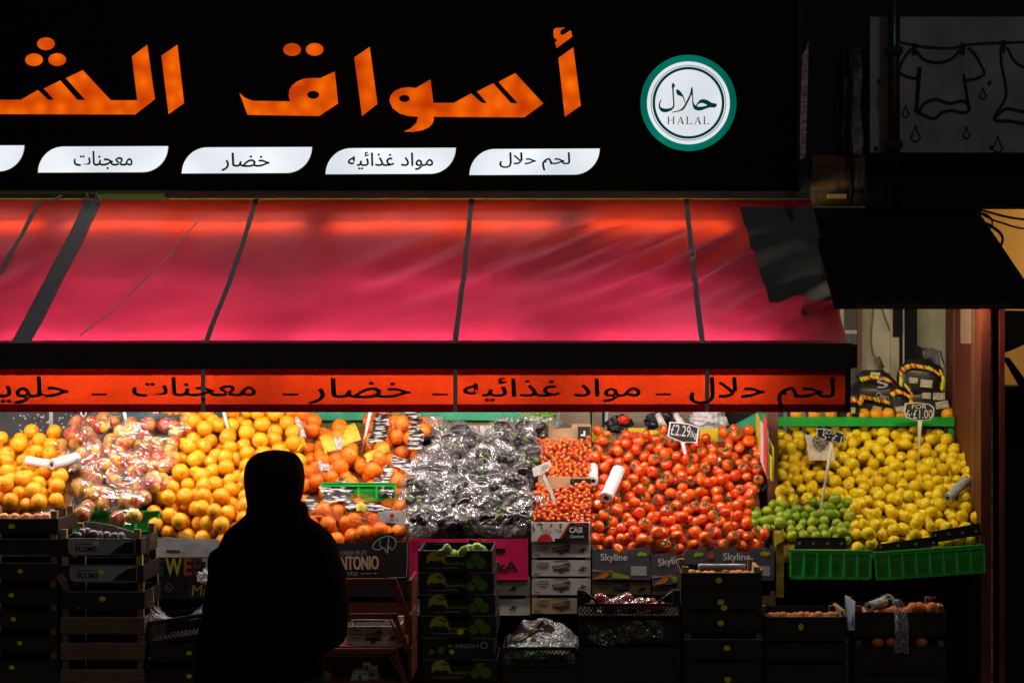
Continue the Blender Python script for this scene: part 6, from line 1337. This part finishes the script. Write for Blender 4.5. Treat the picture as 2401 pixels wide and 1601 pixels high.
# crate with lettuce bag
lattice_crate('black lattice crate holding a clear lettuce bag', 1178, 1350, 1520, 1562, YFR, .34, group='black lattice crates')
tray('plain black crate under the lettuce crate, upper of two', 1180, 1352, 1566, 1610, 'black crates under the lettuce crate', post=None)
def fold(a, b):
    u = 1190+168*a; v = 1520-(72*math.sin(math.pi*min(1, .12+.8*a))**.8)*(1-b)*1.0
    return W(u, v, 8.33+.16*(1-b))+Vector((0, .02*noise.noise((a*5, b*4, 4)), .018*noise.noise((a*7, b*5, 9))))
lb = solid('lettuce_bag', 'clear lettuce bag with a dark purple printed corner', 'bag', MB().grid(40, 24, fold), FILMD, W(1270, 1520, 8.35), smooth=True)
part('purple_print', MB().grid(20, 10, lambda a, b: fold(.02+.55*a, .05+.75*b*(1-.6*a))+Vector((0, -.008, .004))), M('purple_print', (.035, .012, .02), .35), lb, True)
part('gold_line', MB().tube([fold(.04+.5*t, .62-.40*t+.1*math.sin(t*6))+Vector((0, -.014, .006)) for t in np.linspace(0, 1, 14)], .0022, 5), GOLDINK, lb)
part('yellow_print', MB().prism(px_poly([(1268, 1468), (1284, 1462), (1296, 1466), (1302, 1478), (1290, 1484), (1276, 1476)], 8.30), 8.30, 8.302), M('pale_yellow_print', (.38, .36, .16), .5, (.16, .15, .08), 60), lb)
part('sticker', MB().sheet(px_poly(circ(1251, 1500, 8, 5, 14), 8.30), 8.299), YELLOWST, lb)
sack('lettuce', 'green lettuce leaves showing through the lattice crate', 'lettuce', 1265, 1530, 8.42, 70, 14, M('lettuce_leaf', (.18, .26, .06), .6, (.30, .32, .12), 30), 23, .09)
# folding crate with red bags
lattice_crate('black crate with raised sloped handles holding red netted bags', 1353, 1594, 1418, 1447, YFR, .36, 0, 0, True, group='black lattice crates')
tray('black crate below the handled crate, wrapped in torn film', 1356, 1590, 1452, 1510, 'black crates below the handled crate', post=None); tray('lowest black crate below the handled crate', 1356, 1592, 1516, 1600, 'lowest black crates below the handled crate', post=None)
REDBAG = M('red_fruit', (.45, .05, .04), .3, (.30, .02, .03), 30)
for k, u in enumerate((1418, 1452, 1486, 1515, 1545)):
    c = W(u, 1420, 8.40); rg = random.Random(k); P = cluster(rg, c, 4, .026, Plane(1420, 8.3, 1410, 8.6), .9)
    if k == 0: RED = ball(3, f_tomato(.026, 61), 'red_fruit', REDBAG)
    for p in P: o = link('red_fruit', RED, None, p, (rg.random()*6, rg.random()*6, 0)); tag(o, 'dull red fruit bagged in the handled black crate', 'fruit', 'red fruit in the handled crate')
    solid('fruit_bag', 'clear bag of red fruit in the handled crate, %s from the left' % 'first second third fourth fifth'.split()[k], 'bag of fruit', hull_bag([(*p, .026) for p in P], 1.12, k+80, None, .004), FILM, c, 'bags of red fruit', True)
def torn(a, b):
    return W(1380+175*a, 1462+40*b+10*math.sin(a*6), 8.255)+Vector((0, -.010*abs(noise.noise((a*8, b*5, 6))), .008*noise.noise((a*9, b*7, 1))))
solid('torn_film', 'torn clear film hanging on the black crates below the handles', 'plastic film', MB().grid(40, 14, torn), film('thin_film', .01, .35, 30, .08, .05, 1.0), W(1465, 1500, 8.25), smooth=True)
# black stack with the silver roll
ws = [(1597, 1786, 1343, 1376), (1597, 1787, 1379, 1428), (1599, 1790, 1432, 1480), (1602, 1790, 1499, 1548), (1603, 1791, 1553, 1602)]
for k, (a, b, t0, t1) in enumerate(ws):
    o = tray('black crate with yellow sticker in the stack under the silver roll, '+ordn[k], a, b, t0, t1, 'black crates under the silver roll', edge=k in (0, 3), post=WOODP if k in (0, 2) else WOODD, posth=14 if k != 2 else 16, depth=.34)
    for cx, cz in [[(.47, .5)], [(.49, .35), (.53, .08)], [(.475, .42)], [(.545, .60)], [(.55, .2)]][k]: sticker(o, cx, cz, 8, 6.5)
solid('crate_end', 'wooden end board with dark face on the crate behind the silver roll', 'crate end', MB().hexa([W(1762, 1345, 8.34), W(1786, 1343, 8.28), W(1786, 1336, 8.28), W(1764, 1317, 8.55), W(1766, 1347, 8.36), W(1790, 1345, 8.30), W(1790, 1337, 8.30), W(1770, 1318, 8.56)]), WOODP, W(1775, 1345, 8.3))
roll('silver_roll', 'silver grey plastic roll lying on the black crate stack', W(1637, 1328, 8.42), W(1748, 1328, 8.42), .0125, M('silver_roll', (.50, .50, .52), .2, (.38, .38, .4), 40))
rg = random.Random(91)
for k, u in enumerate(range(1622, 1770, 16)):
    o = link('tangerine', ball(3, f_orange(.024, 70), 'tangerine', M('dull_tangerine', (.62, .16, .03), .45)) if k == 0 else bpy.data.objects['tangerine'].data, None, W(u, 1348+rg.uniform(-2, 2), 8.45+rg.uniform(-.06, .06)), (k, k, k)); tag(o, 'tangerine in the topmost crate below the silver roll', 'tangerine', 'tangerines in the crate under the silver roll')
# right crates
for k, (t0, t1) in enumerate([(1446, 1500), (1506, 1552), (1558, 1606)]):
    o = tray('wide black crate right of the sticker stack, '+ordn[k], 1796, 1986, t0, t1, 'wide black crates at the right', post=WOODD if k == 0 else None, edge=k == 0, posth=2, depth=.36)
    if k == 0: sticker(o, .43, .58, 6, 8)
solid('crate_end', 'pale wooden end board rising at the right of the wide crate', 'crate end', MB().hexa([W(1972, 1447, 8.29), W(1986, 1447, 8.28), W(1972, 1430, 8.28), W(1952, 1414, 8.60), W(1974, 1448, 8.33), W(1990, 1448, 8.32), W(1982, 1430, 8.32), W(1960, 1413, 8.62)]), WOODP, W(1970, 1447, 8.3))
for k in range(12):
    u = 1808+14*k; o = link('tangerine', bpy.data.objects['tangerine'].data, None, W(u, 1447+rg.uniform(-3, 2), 8.45+rg.uniform(-.08, .08)), (k, 3*k, k)); tag(o, 'tangerine in the wide black crate at the right', 'tangerine', 'tangerines in the wide right crate')
YR = 8.42
for k, (t0, t1) in enumerate([(1435, 1490), (1515, 1575), (1580, 1640)]):
    o = tray('dark crate at the far right, '+ordn[k]+(' with a bag hanging over it' if k == 0 else ''), 2004, 2218, t0, t1, 'dark crates at the far right', Y=YR, post=WOODD, posth=14, depth=.34)
bw = solid('blue_carton_end', 'pale blue white carton end between the two right crates', 'carton', MB().hexa([W(1990, 1478, 8.40), W(2004, 1476, 8.41), W(2004, 1410, 8.41), W(1980, 1396, 8.52), W(1992, 1478, 8.42), W(2006, 1476, 8.43), W(2006, 1410, 8.43), W(1984, 1395, 8.54)]), M('blue_white_card', (.42, .46, .54), .6, (.30, .33, .42), 14), W(1997, 1478, 8.41))
for k in range(13):
    u = 2020+15*k; o = link('tangerine', bpy.data.objects['tangerine'].data, None, W(u, (1436 if k < 8 else 1428)+rg.uniform(-4, 3), YR+.15+rg.uniform(-.08, .08)), (k, 3*k, k)); o.scale = (1.15,)*3; tag(o, 'tangerine in the topmost far right crate', 'tangerine', 'tangerines in the topmost far right crate')
for k, u in enumerate((2057, 2090, 2160)):
    o = link('tangerine', bpy.data.objects['tangerine'].data, None, W(u, 1505, YR+.03), (k, k, 3*k)); o.scale = (1.15,)*3; tag(o, 'tangerine showing in the gap between the far right crates', 'tangerine', 'tangerines in the gap of the far right crates')
roll('bag_roll', 'bag roll lying end-on in the far right crate, its bag pulled out', W(2038, 1422, YR+.05), W(2072, 1410, YR+.20), .0215, M('pale_bag_roll', (.52, .50, .44), .4))
def hang(a, b):
    pts = smooth_open([(2058, 1408), (2085, 1397), (2104, 1412), (2112, 1440), (2114, 1480), (2112, 1530)], 8); i = min(int(b*(len(pts)-1)), len(pts)-2); f = b*(len(pts)-1)-i; c = np.array(pts[i])*(1-f)+np.array(pts[i+1])*f
    w_ = 9+9*b; return W(c[0]+(a-.5)*2*w_*(1 if b > .3 else .6)+(0 if b > .3 else -6*(a-.5)), c[1]+(0 if b > .3 else 14*(a-.5)), YR-.03+.08*(1-min(1, b*2.5)))+Vector((0, .012*math.sin(a*9+b*3), 0))
solid('hanging_bag', 'thin clear bag pulled from its roll and hanging over the crate', 'plastic bag', MB().grid(14, 40, hang), film('hanging_film', .12, .7, 40, .15, .5, .8), W(2112, 1530, YR-.03), smooth=True)
solid('white_scrap', 'white scrap lying on the tangerines of the far right crate', 'paper', MB().grid(6, 4, lambda a, b: W(2176+20*a, 1400+9*b-3*a, YR+.1)+Vector((0, .04*b, .006*noise.noise((a*4, b*4, 5))))), WHITECARD, W(2186, 1408, YR+.1))

# ---------------------------------------------------------------- person seen from behind
YPn = 6.55
K = YPn/F
def skinned(name, joints, edges, mat, parent, sub=2, root=0):
    me = bpy.data.meshes.new(name); me.from_pydata([tuple(j[0]) for j in joints], edges, []); o = link(name, me, parent); me.materials.append(mat)
    md = o.modifiers.new('skin', 'SKIN'); md.use_smooth_shade = True
    for i, j in enumerate(joints): me.skin_vertices[0].data[i].radius = j[1] if isinstance(j[1], tuple) else (j[1], j[1])
    me.skin_vertices[0].data[root].use_root = True
    s = o.modifiers.new('sub', 'SUBSURF'); s.levels = sub; s.render_levels = sub
    dg = bpy.context.evaluated_depsgraph_get(); m2 = bpy.data.meshes.new_from_object(o.evaluated_get(dg)); o.modifiers.clear(); o.data = m2; bpy.data.meshes.remove(me)
    m2.name = name; m2.polygons.foreach_set('use_smooth', [True]*len(m2.polygons)); return o
SKIN = M('skin', (.30, .16, .11), .5); COAT = M('black_jacket', (.003, .003, .0035), .8, (.002, .002, .0025), 20, spec=.08, bump=(14, .25)); HAIR = M('black_hair', (.003, .0025, .0025), .6, spec=.1, bump=(140, .4)); TROU = M('black_trousers', (.006, .006, .008), .8)
xc = WX(638, YPn)          # body axis
pe = thing('person', 'person in a dark hooded jacket standing with back turned before the oranges', 'person', (xc, YPn, .12)); ORG[pe.name] = Vector()
z_ = lambda v: WZ(v, YPn)-.12
hx = WX(638, YPn)-xc
# body surface: lofted rings (half width, half depth, centre x, centre y, height)
def loft(rings, n=40, pw=.85, amp=.0, seed=0):
    mb = MB(); vs = []
    for (hw, hd, cx, cyy, z) in rings:
        for i in range(n):
            t = 2*math.pi*i/n; c, s = math.cos(t), math.sin(t); x = math.copysign(abs(c)**pw, c)*hw; y = math.copysign(abs(s)**pw, s)*hd
            q = 1+amp*noise.noise((x*9+seed, y*9, z*7)); vs.append((cx+x*q, cyy+y*q, z))
    m = len(rings); mb.add(vs, [(j*n+i, j*n+(i+1) % n, (j+1)*n+(i+1) % n, (j+1)*n+i) for j in range(m-1) for i in range(n)]+[tuple(range(n-1, -1, -1)), tuple((m-1)*n+i for i in range(n))]); return mb
def smooth_rings(r, k=4): return [tuple(q) for q in smooth_open(r, k)]
U = lambda u: WX(u, YPn)-xc
def ring(ul, ur, v, hd, cyy=0.0): return ((U(ur)-U(ul))/2, hd, (U(ur)+U(ul))/2, cyy, z_(v))
head = smooth_rings([ring(644, 652, 1054, .006), ring(622, 674, 1057, .035), ring(600, 695, 1065, .062), ring(583, 708, 1081, .085), ring(576, 714, 1099, .098), ring(573, 716, 1120, .102), ring(575, 713, 1142, .098), ring(577, 709, 1160, .088), ring(580, 704, 1178, .075), ring(586, 700, 1205, .064)], 4)
# skin: one continuous body (head, neck, trunk, legs) under the clothes; the face looks away from the camera
hc = z_(1130)
bd = skinned('body', [((0, 0, .95), (.135, .10)), ((0, 0, 1.15), (.125, .09)), ((0, .01, 1.38), (.14, .09)), ((0, .01, 1.47), .06), ((0, .02, 1.53), .055), ((0, .035, 1.60), (.068, .085)), ((0, .03, 1.66), (.072, .088)),
    ((-.09, 0, .88), .085), ((-.10, .01, .48), .058), ((-.10, -.02, .09), .038), ((-.105, .10, .035), .032), ((.09, 0, .88), .085), ((.10, .01, .48), .058), ((.10, -.02, .09), .038), ((.105, .10, .035), .032),
    ((-.13, 0, 1.31), .045), ((-.15, 0, 1.10), .038), ((-.14, .08, .99), .032), ((-.10, .13, .97), .028), ((.13, 0, 1.31), .045), ((.15, 0, 1.10), .038), ((.14, .08, .99), .032), ((.10, .13, .97), .028)],
    [(0, 1), (1, 2), (2, 3), (3, 4), (4, 5), (5, 6), (0, 7), (7, 8), (8, 9), (9, 10), (0, 11), (11, 12), (12, 13), (13, 14), (2, 15), (15, 16), (16, 17), (17, 18), (2, 19), (19, 20), (20, 21), (21, 22)], SKIN, pe)
face = loft(smooth_rings([(.030, .03, 0, .07, hc-.125), (.055, .06, 0, .045, hc-.10), (.068, .085, 0, .03, hc-.05), (.074, .095, 0, .025, hc), (.073, .092, 0, .02, hc+.05)], 3), 30)
face.tube([(0, .112, hc+.012), (0, .126, hc-.012), (0, .136, hc-.032), (0, .116, hc-.042)], [.006, .009, .012, .006], 8)
part('face', face, SKIN, pe, True, True)
ey = MB()
for sx in (-1, 1): ey.tube([(sx*.030-.009, .112, hc+.008), (sx*.030, .117, hc+.009), (sx*.030+.009, .112, hc+.008)], [.002, .006, .002], 8)
part('eye', ey, M('dark_eye', (.02, .015, .012), .2), pe, True, True)
part('mouth', MB().tube([(-.022, .106, hc-.068), (0, .113, hc-.066), (.022, .106, hc-.068)], [.002, .005, .002], 8), M('lip', (.28, .09, .08), .5), pe, True, True)
hr = loft(head, 48, .95, .05, 3); hr.v = [(x, y*(1 if y < 0 else .72)-.01, z) for x, y, z in hr.v]
part('hair', hr, HAIR, pe, True, True)
jk = smooth_rings([ring(454, 758, 1660, .165), ring(457, 760, 1560, .165), ring(460, 764, 1528, .165), ring(463, 806, 1505, .165), ring(469, 813, 1460, .165), ring(479, 817, 1426, .165), ring(490, 812, 1380, .165), ring(499, 806, 1337, .165), ring(508, 797, 1300, .16), ring(520, 787, 1271, .15), ring(530, 771, 1250, .14), ring(548, 748, 1231, .125), ring(565, 729, 1217, .112), ring(577, 722, 1205, .104), ring(579, 721, 1192, .098), ring(583, 714, 1180, .094), ring(590, 702, 1174, .085)], 3)
jb = loft(jk, 56, .82, .03, 1)
part('jacket', jb, COAT, pe, True, True)
part('hood', loft(smooth_rings([(.075, .04, U(650), -.118, z_(1236)), (.092, .055, U(650), -.10, z_(1215)), (.088, .055, U(650), -.085, z_(1195)), (.078, .04, U(650), -.07, z_(1180))], 4), 36, .9, .05, 2), COAT, pe, True, True)
# sleeves with hands in the front pockets
for sx, ux in ((-1, 484), (1, 792)):
    sh_x = sx*.19+U(640); el_x = U(ux)-sx*.042
    skinned('sleeve', [((sh_x-sx*.02, .0, z_(1275)), .06), ((U(ux)-sx*.075, -.02, z_(1340)), .065), ((el_x, -.03, z_(1452)), .064), ((el_x-sx*.03, .06, z_(1490)), .056), ((sx*.15, .17, z_(1510)), .05)], [(0, 1), (1, 2), (2, 3), (3, 4)], COAT, pe)
jb2 = loft(smooth_rings([(.115, .10, -.095, 0, .06), (.072, .085, -.10, 0, .10), (.08, .09, -.10, 0, .45), (.10, .11, -.09, 0, .80), (.12, .13, -.075, 0, .93)], 4), 24, .95)
part('trouser_leg', jb2, TROU, pe, True, True); m2 = MB(); m2.v = [(-x, y, z) for x, y, z in jb2.v]; m2.f = [tuple(reversed(f)) for f in jb2.f]; m2.m = jb2.m; part('trouser_leg', m2, TROU, pe, True, True)
for sx in (-1, 1): part('shoe', loft(smooth_rings([(.046, .135, sx*.10, .05, .0), (.050, .14, sx*.10, .05, .03), (.046, .11, sx*.10, .02, .065), (.042, .06, sx*.10, -.01, .10)], 3), 20, .9), BLACKPL, pe, True, True)
